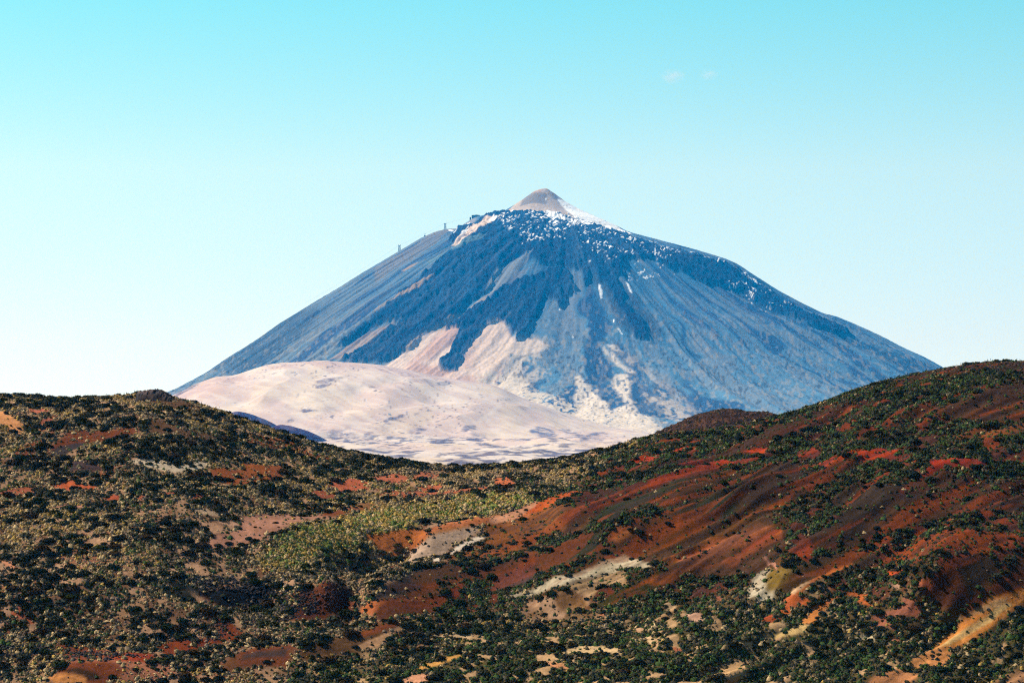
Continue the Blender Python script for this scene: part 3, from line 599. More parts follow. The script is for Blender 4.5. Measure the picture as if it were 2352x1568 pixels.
 ('g7', (190, 80, 45), 1.2, .1, .1, [(2190, 830), (2260, 790), (2352, 780), (2420, 800), (2352, 820)]),
 # sheet 4, upper right
 ('g4', (98, 52, 38), 2, .05, .25, [(1300, 280), (1400, 210), (1650, 140), (2000, 90), (2352, 70), (2700, 60), (2700, 250), (2352, 190), (2100, 180), (1800, 205), (1500, 250)]),
 ('g4', (112, 52, 36), 2, .08, .2, [(-40, 770), (100, 715), (300, 620), (600, 540), (900, 465), (1060, 440), (1000, 480), (900, 510), (800, 575), (600, 635), (300, 735), (-40, 860)]),
 ('g4', (116, 56, 42), 2, .06, .12, [(1380, 530), (1500, 480), (1700, 460), (2000, 380), (2352, 280), (2700, 250), (2700, 600), (2352, 600), (2100, 600), (1900, 590), (1700, 590), (1600, 530), (1450, 580)]),
 ('g4', (178, 62, 30), 1, .1, .15, [(860, 892), (1000, 860), (1150, 848), (1300, 890), (1440, 930), (1300, 942), (1100, 922), (950, 922)]),
 ('g4', (150, 50, 28), 1, .1, .15, [(380, 900), (500, 850), (620, 880), (600, 925), (500, 932)]),
 ('g4', (182, 66, 36), 1, .1, .15, [(590, 975), (700, 920), (810, 930), (650, 992)]),
 ('g4', (182, 56, 28), 1, .08, .12, [(1550, 960), (1700, 930), (1950, 950), (2010, 985), (1840, 992), (1620, 1010), (1500, 1075), (1580, 990)]),
 ('g4', (190, 68, 36), 1, .3, .3, [(-40, 865), (100, 838), (230, 862), (100, 885)]),
 ('g4', (150, 80, 52), 2, .3, .4, [(1700, 720), (1900, 690), (2200, 660), (2352, 640), (2352, 700), (2100, 740), (1800, 760)]),
 ('g4', (90, 48, 36), 2, .07, .1, [(-60, 1130), (200, 990), (380, 955), (520, 990), (420, 1100), (300, 1200), (100, 1260), (-60, 1300)]),
 ('g4', (106, 56, 42), 2, .15, .25, [(380, 1180), (500, 1080), (700, 970), (1000, 955), (760, 1050), (500, 1175)]),
 ('g4', (74, 47, 40), 2.5, .05, .08, [(760, 1260), (900, 1190), (1150, 1170), (1340, 1155), (1260, 1250), (1150, 1380), (780, 1380)]),
 ('g4', (172, 60, 30), 1.5, .12, .15, [(1280, 1220), (1400, 1130), (1520, 1060), (1560, 1075), (1420, 1170), (1300, 1240)]),
 ('g4', (122, 58, 42), 2.5, .35, .4, [(1160, 1400), (1400, 1190), (1550, 1085), (1700, 1050), (1800, 1100), (2100, 1120), (2700, 1100), (2700, 1400)]),
 # sheet 8
 ('g8', (92, 50, 38), 3, .12, .15, [(690, 390), (800, 300), (1000, 200), (1250, 20), (1300, -40), (2700, -40), (2700, 60), (2100, 100), (1700, 130), (1400, 230), (1300, 265), (1100, 300), (900, 390)]),
 ('g8', (125, 62, 42), 3, .1, .15, [(1000, 200), (1250, 60), (1500, 20), (1900, 40), (1700, 100), (1400, 190), (1150, 260)]),
 ('g8', (72, 46, 38), 2.5, .06, .08, [(820, 100), (950, 60), (1180, 10), (1100, 100), (900, 250), (780, 250), (760, 180)]),
 ('g8', (172, 76, 42), 2, .45, .5, [(950, 430), (1100, 400), (1300, 420), (1500, 350), (1900, 270), (2700, 250), (2700, 420), (2200, 440), (1900, 450), (1700, 480), (1400, 500), (1200, 560), (1050, 560)]),
 ('g8', (142, 64, 40), 1.2, .03, .05, [(1500, 855), (1560, 740), (1650, 650), (1800, 520), (1900, 450), (2050, 500), (2100, 600), (2000, 680), (1930, 830), (1870, 860), (1720, 900), (1710, 960), (1640, 935), (1580, 870)]),
 ('g8', (84, 52, 38), 3, .03, .05, [(1840, 560), (1920, 480), (2050, 510), (2080, 600), (1980, 690), (1910, 820), (1880, 740)]),  # side of the fan mound away from the sun, shade painted in
 ('g8', (132, 60, 40), 2, .04, .06, [(1920, 940), (2050, 790), (2200, 640), (2352, 430), (2700, 300), (2700, 700), (2352, 780), (2200, 845), (2050, 905)]),
 ('g8', (236, 150, 70), 1.2, .04, .06, [(1580, 1280), (1700, 1185), (1860, 1080), (1800, 1080), (1900, 1010), (2050, 905), (2200, 848), (2352, 775), (2700, 640), (2700, 700), (2352, 800), (2260, 880), (2160, 990), (2010, 1110), (1860, 1165), (1750, 1255), (1620, 1295)]),
 ('g8', (246, 196, 122), 1.5, .02, .02, [(1600, 1270), (1800, 1140), (2050, 1005), (2200, 880), (2240, 890), (2070, 1040), (1850, 1150), (1700, 1250)]),
 ('g8', (222, 170, 110), 1.2, .04, .04, [(1880, 975), (2040, 905), (2200, 850), (2120, 920), (1990, 960)]),
 ('g8', (228, 150, 86), 1, .15, .1, [(1400, 1405), (1450, 1340), (1550, 1300), (1650, 1295), (1700, 1330), (1640, 1405), (1480, 1375)]),
 ('g8', (220, 146, 92), 1, .1, .1, [(1020, 1580), (1150, 1490), (1300, 1480), (1400, 1500), (1300, 1600), (1020, 1600)]),
 ('g8', (190, 136, 92), 1, .05, .05, [(2060, 1600), (2150, 1550), (2352, 1475), (2700, 1400), (2700, 1600)]),
 ('g8', (236, 192, 120), 1, .04, .04, [(165, 1192), (300, 1130), (430, 1055), (495, 1080), (480, 1125), (330, 1172), (200, 1192)]),
 ('g8', (228, 142, 70), 1, .05, .05, [(430, 1045), (470, 990), (520, 945), (665, 905), (610, 970), (520, 1055), (450, 1055)]),
 ('g8', (220, 120, 60), .8, .05, .1, [(520, 925), (680, 870), (745, 825), (725, 862), (560, 935)]),
 ('g8', (112, 64, 46), 1.5, .05, .08, [(245, 825), (320, 700), (450, 600), (600, 500), (850, 430), (1000, 460), (1050, 515), (950, 580), (850, 560), (700, 600), (550, 670), (420, 740), (330, 815)]),
 ('g8', (226, 126, 62), 1.2, .05, .06, [(295, 865), (420, 760), (560, 675), (720, 585), (870, 555), (700, 625), (540, 705), (400, 835), (310, 875)]),
 ('g8', (240, 190, 140), .8, .02, .02, [(340, 800), (430, 740), (520, 695), (440, 760), (370, 810)]),
 ('g8', (168, 64, 32), 1.2, .06, .1, [(340, 345), (420, 300), (560, 305), (540, 360), (500, 420), (480, 510), (430, 480), (370, 440)]),
 ('g8', (100, 52, 36), 2.5, .06, .1, [(500, 320), (600, 250), (740, 230), (760, 300), (680, 370), (560, 400)]),
 ('g8', (202, 102, 52), 1, .08, .1, [(285, 875), (420, 838), (525, 850), (490, 905), (350, 920), (330, 985), (245, 965), (310, 900)]),
 ('g8', (175, 75, 45), 1, .08, .1, [(80, 1045), (160, 1000), (230, 1010), (200, 1050)]),
 ('g8', (192, 116, 84), 1, .08, .1, [(1050, 1020), (1200, 960), (1310, 900), (1310, 860), (1400, 855), (1440, 920), (1485, 955), (1430, 990), (1520, 1035), (1350, 985), (1200, 1005), (1150, 1060), (1265, 1140), (1040, 1112), (1110, 1070)]),
 ('g8', (216, 190, 146), .8, .04, .06, [(905, 1195), (980, 1148), (1065, 1170), (1062, 1215), (990, 1185)]),
 ('g8', (210, 130, 90), .8, .1, .1, [(1140, 1160), (1230, 1180), (1285, 1200), (1270, 1220), (1180, 1190)]),
 ('g8', (222, 116, 52), .8, .1, .1, [(790, 792), (900, 786), (1015, 800), (970, 835), (1065, 905), (960, 895), (890, 820)]),
 ('g8', (216, 88, 36), .8, .1, .1, [(1185, 620), (1320, 598), (1335, 622), (1230, 645)]),
 ('g8', (212, 160, 125), .8, .1, .1, [(1200, 715), (1260, 720), (1290, 755), (1250, 750)]),
 ('g8', (200, 110, 70), .8, .1, .1, [(1440, 720), (1530, 715), (1550, 755), (1470, 745)]),
 ('g8', (226, 96, 38), 1.2, .05, .08, [(-60, 430), (60, 340), (200, 262), (275, 232), (200, 305), (60, 385), (-60, 450)]),
 ('g8', (205, 140, 110), .8, .15, .15, [(100, 490), (200, 530), (230, 590), (150, 540)]),
 ('g8', (215, 160, 125), .8, .1, .1, [(750, 1290), (850, 1310), (820, 1322)]),
 # sheet 5
 ('g5', (152, 72, 50), 2, .3, .4, [(510, 1035), (620, 1055), (850, 1075), (1000, 1100), (1270, 1130), (1150, 1180), (1000, 1180), (800, 1150), (620, 1140)]),
 ('g5', (152, 64, 38), 1.5, .12, .2, [(1370, 1045), (1500, 1010), (1700, 1000), (1890, 1000), (1600, 1072), (1430, 1105)]),
 ('g5', (142, 62, 40), 1.5, .25, .3, [(1790, 790), (1950, 830), (2050, 920), (2000, 995), (1900, 965), (1880, 880)]),
 ('g5', (178, 72, 36), 1.5, .08, .1, [(950, 1140), (1100, 1108), (1275, 1118), (1180, 1172), (1050, 1192)]),
 ('g5', (192, 122, 88), 1.5, .3, .5, [(620, 1160), (1000, 1190), (1300, 1200), (1500, 1220), (1420, 1300), (1030, 1310)]),
 ('g5', (150, 70, 45), 1.5, .05, .08, [(545, 1240), (640, 1175), (950, 1195), (1010, 1260), (900, 1325), (760, 1335), (620, 1285)]),
 ('g5', (84, 52, 42), 2.5, .05, .08, [(570, 1250), (650, 1230), (820, 1260), (900, 1300), (760, 1320), (640, 1290)]),
 ('g5', (216, 140, 76), 1, .1, .1, [(400, 1285), (540, 1270), (740, 1312), (740, 1360), (500, 1345)]),
 ('g5', (132, 76, 54), 1, .05, .08, [(1910, 1205), (2000, 1135), (2200, 1075), (2400, 1050), (2400, 1180), (2200, 1192), (2050, 1212), (1950, 1245)]),
 ('g5', (205, 135, 95), 1, .1, .1, [(10, 292), (120, 325), (160, 372), (215, 382), (60, 355)]),
 ('g5', (210, 165, 122), 1, .1, .1, [(330, 372), (460, 350), (560, 318), (575, 352), (420, 395)]),
 ('g5', (210, 165, 122), 1, .1, .1, [(230, 318), (330, 330), (260, 348)]),
 ('g5', (188, 98, 62), 1, .2, .3, [(95, 765), (160, 698), (185, 760), (250, 790), (295, 842), (230, 832)]),
 ('g5', (200, 150, 112), 1, .3, .3, [(1700, -20), (1850, -10), (1960, 50), (1800, 60), (1720, 30)]),
 ('g5', (30, 22, 20), 1, .15, .1, [(1740, 575), (1850, 560), (2000, 545), (2150, 540), (2300, 550), (2260, 610), (2100, 640), (1960, 690), (1880, 680), (1800, 620)]),  # dark lava of the pit, with its deep shade painted in
 # sheet 6
 ('g6', (118, 56, 38), 1.5, .04, .06, [(320, 800), (430, 640), (480, 580), (580, 525), (700, 505), (800, 535), (860, 600), (880, 690), (830, 755), (640, 795), (450, 795)]),
 ('g6', (78, 64, 54), 1.2, .03, .06, [(690, 500), (850, 540), (945, 605), (900, 645), (800, 585)]),
 ('g6', (205, 165, 128), .8, .03, .06, [(635, 435), (700, 475), (830, 535), (760, 520)]),
 ('g6', (66, 56, 50), 2, .04, .06, [(1080, 660), (1230, 520), (1400, 420), (1500, 375), (1600, 355), (1700, 350), (1790, 415), (1650, 455), (1500, 510), (1300, 570), (1150, 615)]),
 ('g6', (110, 64, 46), 2, .04, .06, [(1400, 470), (1550, 390), (1700, 355), (1780, 410), (1650, 450), (1500, 500)]),
 ('g6', (135, 68, 42), 1.5, .06, .08, [(1030, 700), (1200, 635), (1400, 560), (1600, 480), (1800, 420), (1960, 425), (1850, 475), (1500, 585), (1200, 680)]),
 ('g6', (216, 120, 66), 1, .35, .3, [(945, 735), (1150, 660), (1450, 608), (1485, 622), (1250, 690), (1040, 765)]),
 ('g6', (124, 62, 42), 1.5, .05, .06, [(1080, 745), (1300, 650), (1600, 588), (1670, 600), (1640, 655), (1550, 722), (1300, 755), (1130, 795)]),
 ('g6', (152, 76, 54), 1.5, .05, .08, [(-60, 1095), (200, 1050), (425, 1018), (330, 1060), (330, 1130), (300, 1195), (100, 1175), (-60, 1185)]),
 ('g6', (92, 68, 58), 2.5, .04, .06, [(-60, 1120), (150, 1080), (330, 1055), (300, 1110), (100, 1130), (-60, 1150)]),
 ('g6', (120, 76, 56), 1.2, .05, .06, [(450, 1085), (600, 1020), (900, 930), (1150, 860), (1260, 828), (1310, 870), (1200, 892), (1100, 962), (900, 1065), (700, 1085), (480, 1135)]),
 ('g6', (160, 78, 50), 1.5, .05, .06, [(900, 930), (1100, 870), (1260, 828), (1280, 850), (1150, 900), (950, 960)]),
 ('g6', (202, 152, 108), 1, .05, .06, [(880, 1062), (1080, 970), (1290, 868), (1305, 890), (1200, 935), (1100, 1035), (950, 1068)]),
 ('g6', (226, 162, 82), .8, .05, .06, [(1400, 1225), (1640, 1140), (1815, 1108), (1800, 1135), (1620, 1185), (1480, 1230)]),
 ('g6', (216, 150, 110), .8, .08, .08, [(1270, 1335), (1400, 1280), (1580, 1268), (1595, 1300), (1450, 1345)]),
 ('g6', (222, 182, 132), .8, .1, .1, [(1570, 950), (1800, 930), (1910, 918), (1870, 985), (1825, 970), (1700, 955)]),
 ('g6', (215, 165, 120), .8, .1, .1, [(1590, 745), (1720, 735), (1700, 755)]),
 ('g6', (212, 150, 105), .8, .1, .1, [(1310, 800), (1440, 775), (1500, 770), (1380, 800)]),
 ('g6', (222, 182, 140), .8, .1, .1, [(1950, 870), (2050, 870), (2060, 900), (2000, 880)]),
 ('g6', (66, 61, 58), 2, .05, .06, [(2080, 545), (2150, 400), (2352, 315), (2420, 300), (2420, 460), (2200, 525)]),
 ('g6', (122, 62, 42), 1.5, .08, .1, [(1890, 445), (2050, 378), (2250, 290), (2420, 260), (2420, 305), (2150, 392), (2000, 435)]),
 ('g6', (150, 80, 50), 2, .25, .3, [(1850, 260), (2000, 200), (2200, 130), (2400, 60), (2400, 250), (2200, 260), (2000, 300)]),
]
wx4 = (fbm(X4 / 5, Y4 / 7, 321, 4) - .5); wy4 = (fbm(X4 / 5, Y4 / 7, 331, 4) - .5)
n_big = fbm(X4 / 24, Y4 / 30, 341, 3); n_mid = fbm(X4 / 5, Y4 / 8, 351, 4); n_fine = vnoise(X4 / .7, Y4 / 1.2, 361)
col = np.zeros(X4.shape + (3,)) + fgc(128, 90, 62)
col = mixc(col, S((n_mid - .42) * 6) * .8, fgc(184, 138, 98))
col = mixc(col, S((fbm(X4 / 12, Y4 / 14, 345, 3) - .60) * 10) * .6, fgc(168, 100, 68))
shr = np.ones(X4.shape); tus = np.ones(X4.shape); zone_red = np.zeros(X4.shape); zone_low = np.zeros(X4.shape); zone_gold = np.zeros(X4.shape)
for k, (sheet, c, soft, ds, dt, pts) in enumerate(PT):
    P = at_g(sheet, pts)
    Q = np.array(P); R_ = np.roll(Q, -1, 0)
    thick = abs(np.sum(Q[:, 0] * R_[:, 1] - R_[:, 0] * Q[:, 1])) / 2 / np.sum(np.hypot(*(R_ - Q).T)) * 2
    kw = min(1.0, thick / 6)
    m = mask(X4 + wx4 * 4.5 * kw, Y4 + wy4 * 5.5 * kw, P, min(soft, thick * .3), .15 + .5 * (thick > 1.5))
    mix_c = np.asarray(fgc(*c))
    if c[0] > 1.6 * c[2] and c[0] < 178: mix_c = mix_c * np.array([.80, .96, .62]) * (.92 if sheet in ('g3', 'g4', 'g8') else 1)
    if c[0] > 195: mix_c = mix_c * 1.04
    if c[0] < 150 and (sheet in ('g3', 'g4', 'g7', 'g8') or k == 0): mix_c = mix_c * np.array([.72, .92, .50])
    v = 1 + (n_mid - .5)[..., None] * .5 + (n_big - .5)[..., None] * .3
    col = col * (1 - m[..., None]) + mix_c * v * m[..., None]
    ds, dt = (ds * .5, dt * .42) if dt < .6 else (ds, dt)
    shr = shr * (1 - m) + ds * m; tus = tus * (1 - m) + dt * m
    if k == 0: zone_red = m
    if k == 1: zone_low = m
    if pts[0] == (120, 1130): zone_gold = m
# small bare sandy gaps in the low green scrub
gap = S((fbm(X4 / 2.6, Y4 / 3.4, 381, 3) - .66) * 26) * zone_low * S((shr - .5) * 4)
col = mixc(col, gap * .9, fgc(214, 168, 118)); shr = shr * (1 - .95 * gap); tus = tus * (1 - .95 * gap)
gap2 = S((fbm(X4 / 2.8, Y4 / 3.6, 385, 3) - .67) * 26) * (1 - zone_low) * (1 - zone_red) * S((shr - .5) * 4)
col = mixc(col, gap2 * .8, fgc(196, 150, 112)); shr = shr * (1 - .9 * gap2); tus = tus * (1 - .9 * gap2)
gap3 = S((fbm(X4 / 3.5, Y4 / 4.5, 389, 3) - .62) * 26) * zone_red * S((shr - .5) * 4)
col = mixc(col, gap3 * .8, fgc(122, 54, 30)); shr = shr * (1 - .9 * gap3); tus = tus * (1 - .9 * gap3)
# streaks of loose ash running down the red slopes (roughly along the spur direction)
dx_, dy_ = -.80, -.60
al = X4 * dx_ + Y4 * dy_; ac = -X4 * dy_ + Y4 * dx_
st4 = fbm(ac / 2.2, al / 30, 371, 4)
bare = S((.5 - shr) * 4)
col = mixc(col, bare * zone_red * S((st4 - .51) * 9) * .6, fgc(74, 56, 48))
col = mixc(col, bare * zone_red * S((.45 - st4) * 9) * .5, fgc(160, 72, 34))
col = np.clip(col * (1 + (n_fine - .5)[..., None] * .35), .006, .9)
me = grid_mesh('ground', X4, Y4, Z4, M_ground, col)
tag(link(bpy.data.objects.new('ground', me)), 'red, orange and sandy volcanic hillsides in front', 'ground', None, 'structure')

def fld(A, x, y):
    u = UC + x / y * F
    i = np.clip(np.interp(u, us, np.arange(NU)).round().astype(int), 0, NU - 1); j = np.clip(np.interp(y, ys, np.arange(len(ys))).round().astype(int), 0, len(ys) - 1)
    return A[j, i]

# ------------------------------------------------------------------ plants
print('plants')
def scatter(n, umin=-300, umax=2650, ymin=345, ymax=660):
    y = np.sqrt(rng.uniform(ymin ** 2, ymax ** 2, n)); u = rng.uniform(umin, umax, n)
    return (u - UC) / F * y, y
def thin(x, y, rad, cell=3.0, k=.62):
    """drop plants that crowd an earlier one"""
    keep = []; g = {}
    for i in range(len(x)):
        ci, cj = int(x[i] // cell), int(y[i] // cell); ok = True
        for a in (-1, 0, 1):
            for b in (-1, 0, 1):
                for j in g.get((ci + a, cj + b), ()):
                    if (x[i] - x[j]) ** 2 + (y[i] - y[j]) ** 2 < (k * (rad[i] + rad[j])) ** 2: ok = False; break
                if not ok: break
            if not ok: break
        if ok: keep.append(i); g.setdefault((ci, cj), []).append(i)
    return np.array(keep)
def blob(nleaf, seed, leaf=.16, flat=.62, sprig=0.0, core=True, nu=10, nv=5):
    """one shrub of radius 1: a lumpy inner body and many leaf-clump quads over it"""
    r = np.random.default_rng(seed)
    lob = [(r.normal(0, .38), r.normal(0, .38), r.uniform(.45, .8)) for _ in range(6)] + [(0, 0, .85)]
    V, Fq, dk_ = [], [], []
    # inner body
    def surf(a, e):
        dx, dy, dz = math.cos(a) * math.cos(e), math.sin(a) * math.cos(e), math.sin(e)
        best = 0
        for lx, ly, lr in lob:
            b = dx * lx + dy * ly; cc = lx * lx + ly * ly - lr * lr; q = b * b - cc
            if q > 0: best = max(best, b + math.sqrt(q))
        return dx * best, dy * best, dz * best * flat * 1.25
    if core:
        for j in range(nv + 1):
            for i in range(nu):
                x, y, z = surf(i / nu * 2 * math.pi, j / nv * math.pi / 2 * .98)
                V.append((x * .86, y * .86, z * .86 - .08)); dk_.append(.75)
        for j in range(nv):
            for i in range(nu):
                Fq.append((j * nu + i, j * nu + (i + 1) % nu, (j + 1) * nu + (i + 1) % nu, (j + 1) * nu + i))
    for _ in range(nleaf):
        a = r.uniform(0, 2 * math.pi); e = math.asin(r.uniform(-.05, 1))
        p = np.array(surf(a, e)) * r.uniform(.82, 1.08)
        n = np.array([math.cos(a) * math.cos(e), math.sin(a) * math.cos(e), math.sin(e) + .25]) + r.normal(0, .55, 3); n /= np.linalg.norm(n)
        t = np.cross(n, r.normal(0, 1, 3)); t /= np.linalg.norm(t); b = np.cross(n, t)
        l = leaf * r.uniform(.6, 1.4); w_ = l * r.uniform(.45, .9)
        if sprig and r.random() < sprig:
            t = np.array([math.cos(a) * .6, math.sin(a) * .6, 1.0]) + r.normal(0, .35, 3); t /= np.linalg.norm(t); b = np.cross(t, r.normal(0, 1, 3)); b /= np.linalg.norm(b)
            l *= 1.7; w_ *= .35
        i0 = len(V)
        for s1, s2 in ((-1, -1), (1, -1), (1, 1), (-1, 1)):
            V.append(tuple(p + t * l * s1 + b * w_ * s2))
        k = r.uniform(.7, 1.35); dk_ += [k] * 4
        Fq.append((i0, i0 + 1, i0 + 2, i0 + 3))
    V = np.array(V); V[:, :2] /= np.percentile(np.hypot(V[:, 0], V[:, 1]), 93)
    return V, np.array(Fq), np.array(dk_)
def mass(name, variants, x, y, rad, hgt, colr, mt, label, cat, sink=.0, zf=None):
    Vs, Fs, Cs = [], [], []; off = 0
    z = (zf or ground_z)(x, y) - sink * rad
    vi = rng.integers(0, len(variants), len(x)); rot = rng.uniform(0, 2 * np.pi, len(x))
    for k, (V, Fq, dk_) in enumerate(variants):
        s = np.nonzero(vi == k)[0]
        if not len(s): continue
        c, sn_ = np.cos(rot[s])[:, None], np.sin(rot[s])[:, None]
        vx = (V[:, 0][None] * c - V[:, 1][None] * sn_) * rad[s][:, None]; vy = (V[:, 0][None] * sn_ + V[:, 1][None] * c) * rad[s][:, None] * 1.0
        vz = V[:, 2][None] * (rad * hgt)[s][:, None]
        P = np.stack([vx + x[s][:, None], vy + y[s][:, None], vz + z[s][:, None]], -1).reshape(-1, 3)
        Vs.append(P); Fs.append((Fq[None] + (off + np.arange(len(s)) * len(V))[:, None, None]).reshape(-1, Fq.shape[1]))
        Cs.append((colr[s][:, None, :] * dk_[None, :, None]).reshape(-1, 3)); off += len(P)
    me = mesh_np(name, np.concatenate(Vs), np.concatenate(Fs), mt, np.concatenate(Cs))
    print(name, len(x), 'faces', len(me.polygons))
    return tag(link(bpy.data.objects.new(name, me)), label, cat, None, 'stuff')

# dark shrubs -------------------------------------------------------
x, y = scatter(90000)
rad = rng.gamma(3.0, .24, len(x)).clip(.3, 1.7) * (1 - .22 * S((UC + x / y * F - 1000) / 500))
clump = fbm(x / 8, y / 7, 401, 4); clump2 = fbm(x / 30, y / 36, 405, 2)
den = fld(shr, x, y); zr_, zl_ = fld(zone_red, x, y), fld(zone_low, x, y)
want = den * (S((clump - .44) * 9) * .95 + .07 + .10 * zr_) * (.7 + .6 * S((clump2 - .4) * 4)) * (1 + .25 * zl_)
k = rng.random(len(x)) < want * .85
x, y, rad = x[k], y[k], rad[k]
rad *= np.where(fld(shr, x, y) < .3, .75, 1.0)
o = np.argsort(-rad); x, y, rad = x[o], y[o], rad[o]
kp = thin(x, y, rad, 3.3, .66); x, y, rad = x[kp], y[kp], rad[kp]
# shrubs that stand out in the view, surveyed one by one: place, half width
ONE = [('g1', 2035, 862, 42, 'on the terracotta clearing, the farther of its pair'), ('g1', 1952, 888, 48, 'on the terracotta clearing, the nearer of its pair'), ('g1', 2143, 885, 26, 'at the right edge of the terracotta clearing'), ('g1', 92, 428, 17, 'alone on the pale sand bank at the far left'),
       ('g1', 160, 452, 26, 'at the foot of the pale sand bank at the far left'), ('g1', 65, 330, 24, 'at the top of the pale sand bank'), ('g5', 1870, 168, 40, 'in the pink sandy clearing, left of its trio'), ('g5', 1955, 150, 44, 'in the pink sandy clearing, right of its trio'), ('g5', 1970, 215, 24, 'in the pink sandy clearing, below its trio'),
       ('g5', 2130, 105, 36, 'at the right rim of the pink sandy clearing'), ('g3', 1090, 838, 42, 'alone on the dark red slope below the crest'), ('g3', 1915, 695, 46, 'on the brown slope below the bright red strip'), ('g3', 1188, 1122, 42, 'solitary on the rust brown spur'), ('g3', 1435, 1045, 34, 'on the red slope above the rust brown spur'),
       ('g3', 1108, 1100, 26, 'just left of the solitary shrub on the rust brown spur'), ('g3', 1765, 540, 30, 'above the bright red strip'), ('g3', 1345, 955, 38, 'in the middle of the red slope'), ('g3', 205, 1008, 46, 'on the orange slope low at the left of the red hill'),
       ('g7', 900, 215, 50, 'broad and black on the brown spur'), ('g7', 722, 255, 32, 'round and upright beside the ash grey swath'), ('g7', 1190, 45, 42, 'at the top of the brown spur'), ('g4', 252, 1075, 42, 'alone on the dark brown hollow'), ('g4', 1118, 1148, 42, 'on a bare brown slope above a pale scar'),
       ('g4', 1872, 1262, 60, 'wide and low at the right of the brown slope'), ('g4', 1857, 765, 60, 'largest of the scrub belt on the right hill'), ('g4', 1935, 468, 22, 'alone high on the bare red shoulder'), ('g4', 1590, 515, 22, 'small, on the bare red shoulder'), ('g4', 925, 340, 30, 'on the skyline of the right hill'),
       ('g8', 1085, 228, 36, 'on the dark brown upper slope'), ('g8', 865, 325, 22, 'round, under the dark brown slope'), ('g8', 2090, 145, 42, 'at the upper right on brown soil'), ('g8', 1808, 140, 38, 'on the brown soil between two scrub belts'), ('g8', 1325, 700, 55, 'largest black one left of the fan shaped mound'),
       ('g8', 1105, 950, 60, 'wide, above the rusty clearing'), ('g8', 1190, 1145, 46, 'below the rusty clearing'), ('g8', 370, 460, 40, 'at the edge of the red gully'), ('g6', 610, 1000, 52, 'above the grey brown clearing'), ('g6', 905, 1035, 40, 'inside the sandy brown clearing'), ('g6', 1395, 1075, 46, 'right of the sandy brown clearing'),
       ('g6', 1195, 960, 44, 'on the pale orange slope'), ('g6', 140, 1160, 36, 'on the red bank at the bottom'), ('g6', 340, 525, 56, 'above the red cinder mound'), ('g6', 1060, 425, 36, 'in the dark hollow'), ('g6', 1615, 810, 44, 'tall and round in the middle of the scrub'),
       ('g5', 1540, 320, 44, 'on the light scrub of the lower left'), ('g5', 960, 345, 70, 'wide and dark in the lower left'), ('g5', 815, 975, 52, 'above the red bank of the lower left'), ('g5', 960, 1290, 50, 'at the right end of the brown mound'), ('g5', 1055, 1020, 30, 'round, above the red bank'),
       ('g7', 1555, 1180, 55, 'wide and brownish near the bottom edge'), ('g7', 745, 1240, 56, 'near the bottom edge'), ('g7', 1060, 770, 40, 'in the green scrub below the sand cliffs'), ('g2', 1860, 890, 22, 'on the orange bank'), ('g2', 1345, 955, 22, 'small, on the orange bank above the hollow'), ('g2', 1980, 590, 60, 'wide, at the end of the green band')]
ox, oy, orad, olab = [], [], [], []
for sh, a, b, hw, lb in ONE:
    sc = 2.14 * 1.7415
    (wxx, wyy), = at_g(sh, [(a, b + hw * .30)])
    ox.append(wxx); oy.append(wyy); orad.append(hw / sc / F * wyy * 1.0); olab.append(lb)
ox, oy, orad = map(np.array, (ox, oy, orad))
for i in range(len(ox)):
    d = np.hypot(x - ox[i], y - oy[i]) > orad[i] * .9 + rad * .5
    x, y, rad = x[d], y[d], rad[d]
brown = fbm(x / 14, y / 14, 411, 2)
def shrub_col(x, y):
    n = len(x)
    base = np.tile(lin((44, 44, 16)), (n, 1)); g = lin((54, 66, 22)); br = lin((76, 48, 14)); gy = lin((76, 76, 50))
    t = rng.random(n)[:, None]; c = base * (1 - t * .5) + g * t * .5
    b = (S((fbm(x / 18, y / 18, 415, 2) - .45) * 6) * rng.random(n))[:, None]; c = c * (1 - b * .6) + br * b * .6
    q = (rng.random(n) < .22)[:, None]; c = np.where(q, c * .35 + gy * .65, c)
    return c * rng.uniform(.5, 1.3, n)[:, None] * .62
# which are the 300 that show largest
vis_u = UC + x / y * F
def seen(x, y, h):
    """is the top of a plant clear of the ground in front of it"""
    z = ground_z(x, y) + h; sl = z / y; ok = np.ones(len(x), bool)
    for t in np.linspace(.55, .99, 60):
        yy = y * t; m = yy > 320
        ok &= ~(m & (ground_z(x * t, yy) / yy > sl))
    return ok
size = rad / y * F * ((vis_u > 5) & (vis_u < 2345) & (HOR - (ground_z(x, y) + rad) / y * F < 1545)) * seen(x, y, rad)
order = np.argsort(-size); n_ind = 290 - len(ox)
ind = order[:n_ind]; rest = order[n_ind:]
sv = [blob(150, 500 + k, .17, .62, .15) for k in range(6)]
cs = shrub_col(x, y); hg = rng.uniform(.8, 1.2, len(x))
mass('scrub', sv, x[rest], y[rest], rad[rest], hg[rest] * .70, cs[rest], M_shrub, 'dark green broom scrub spread over the hillsides', 'scrub')
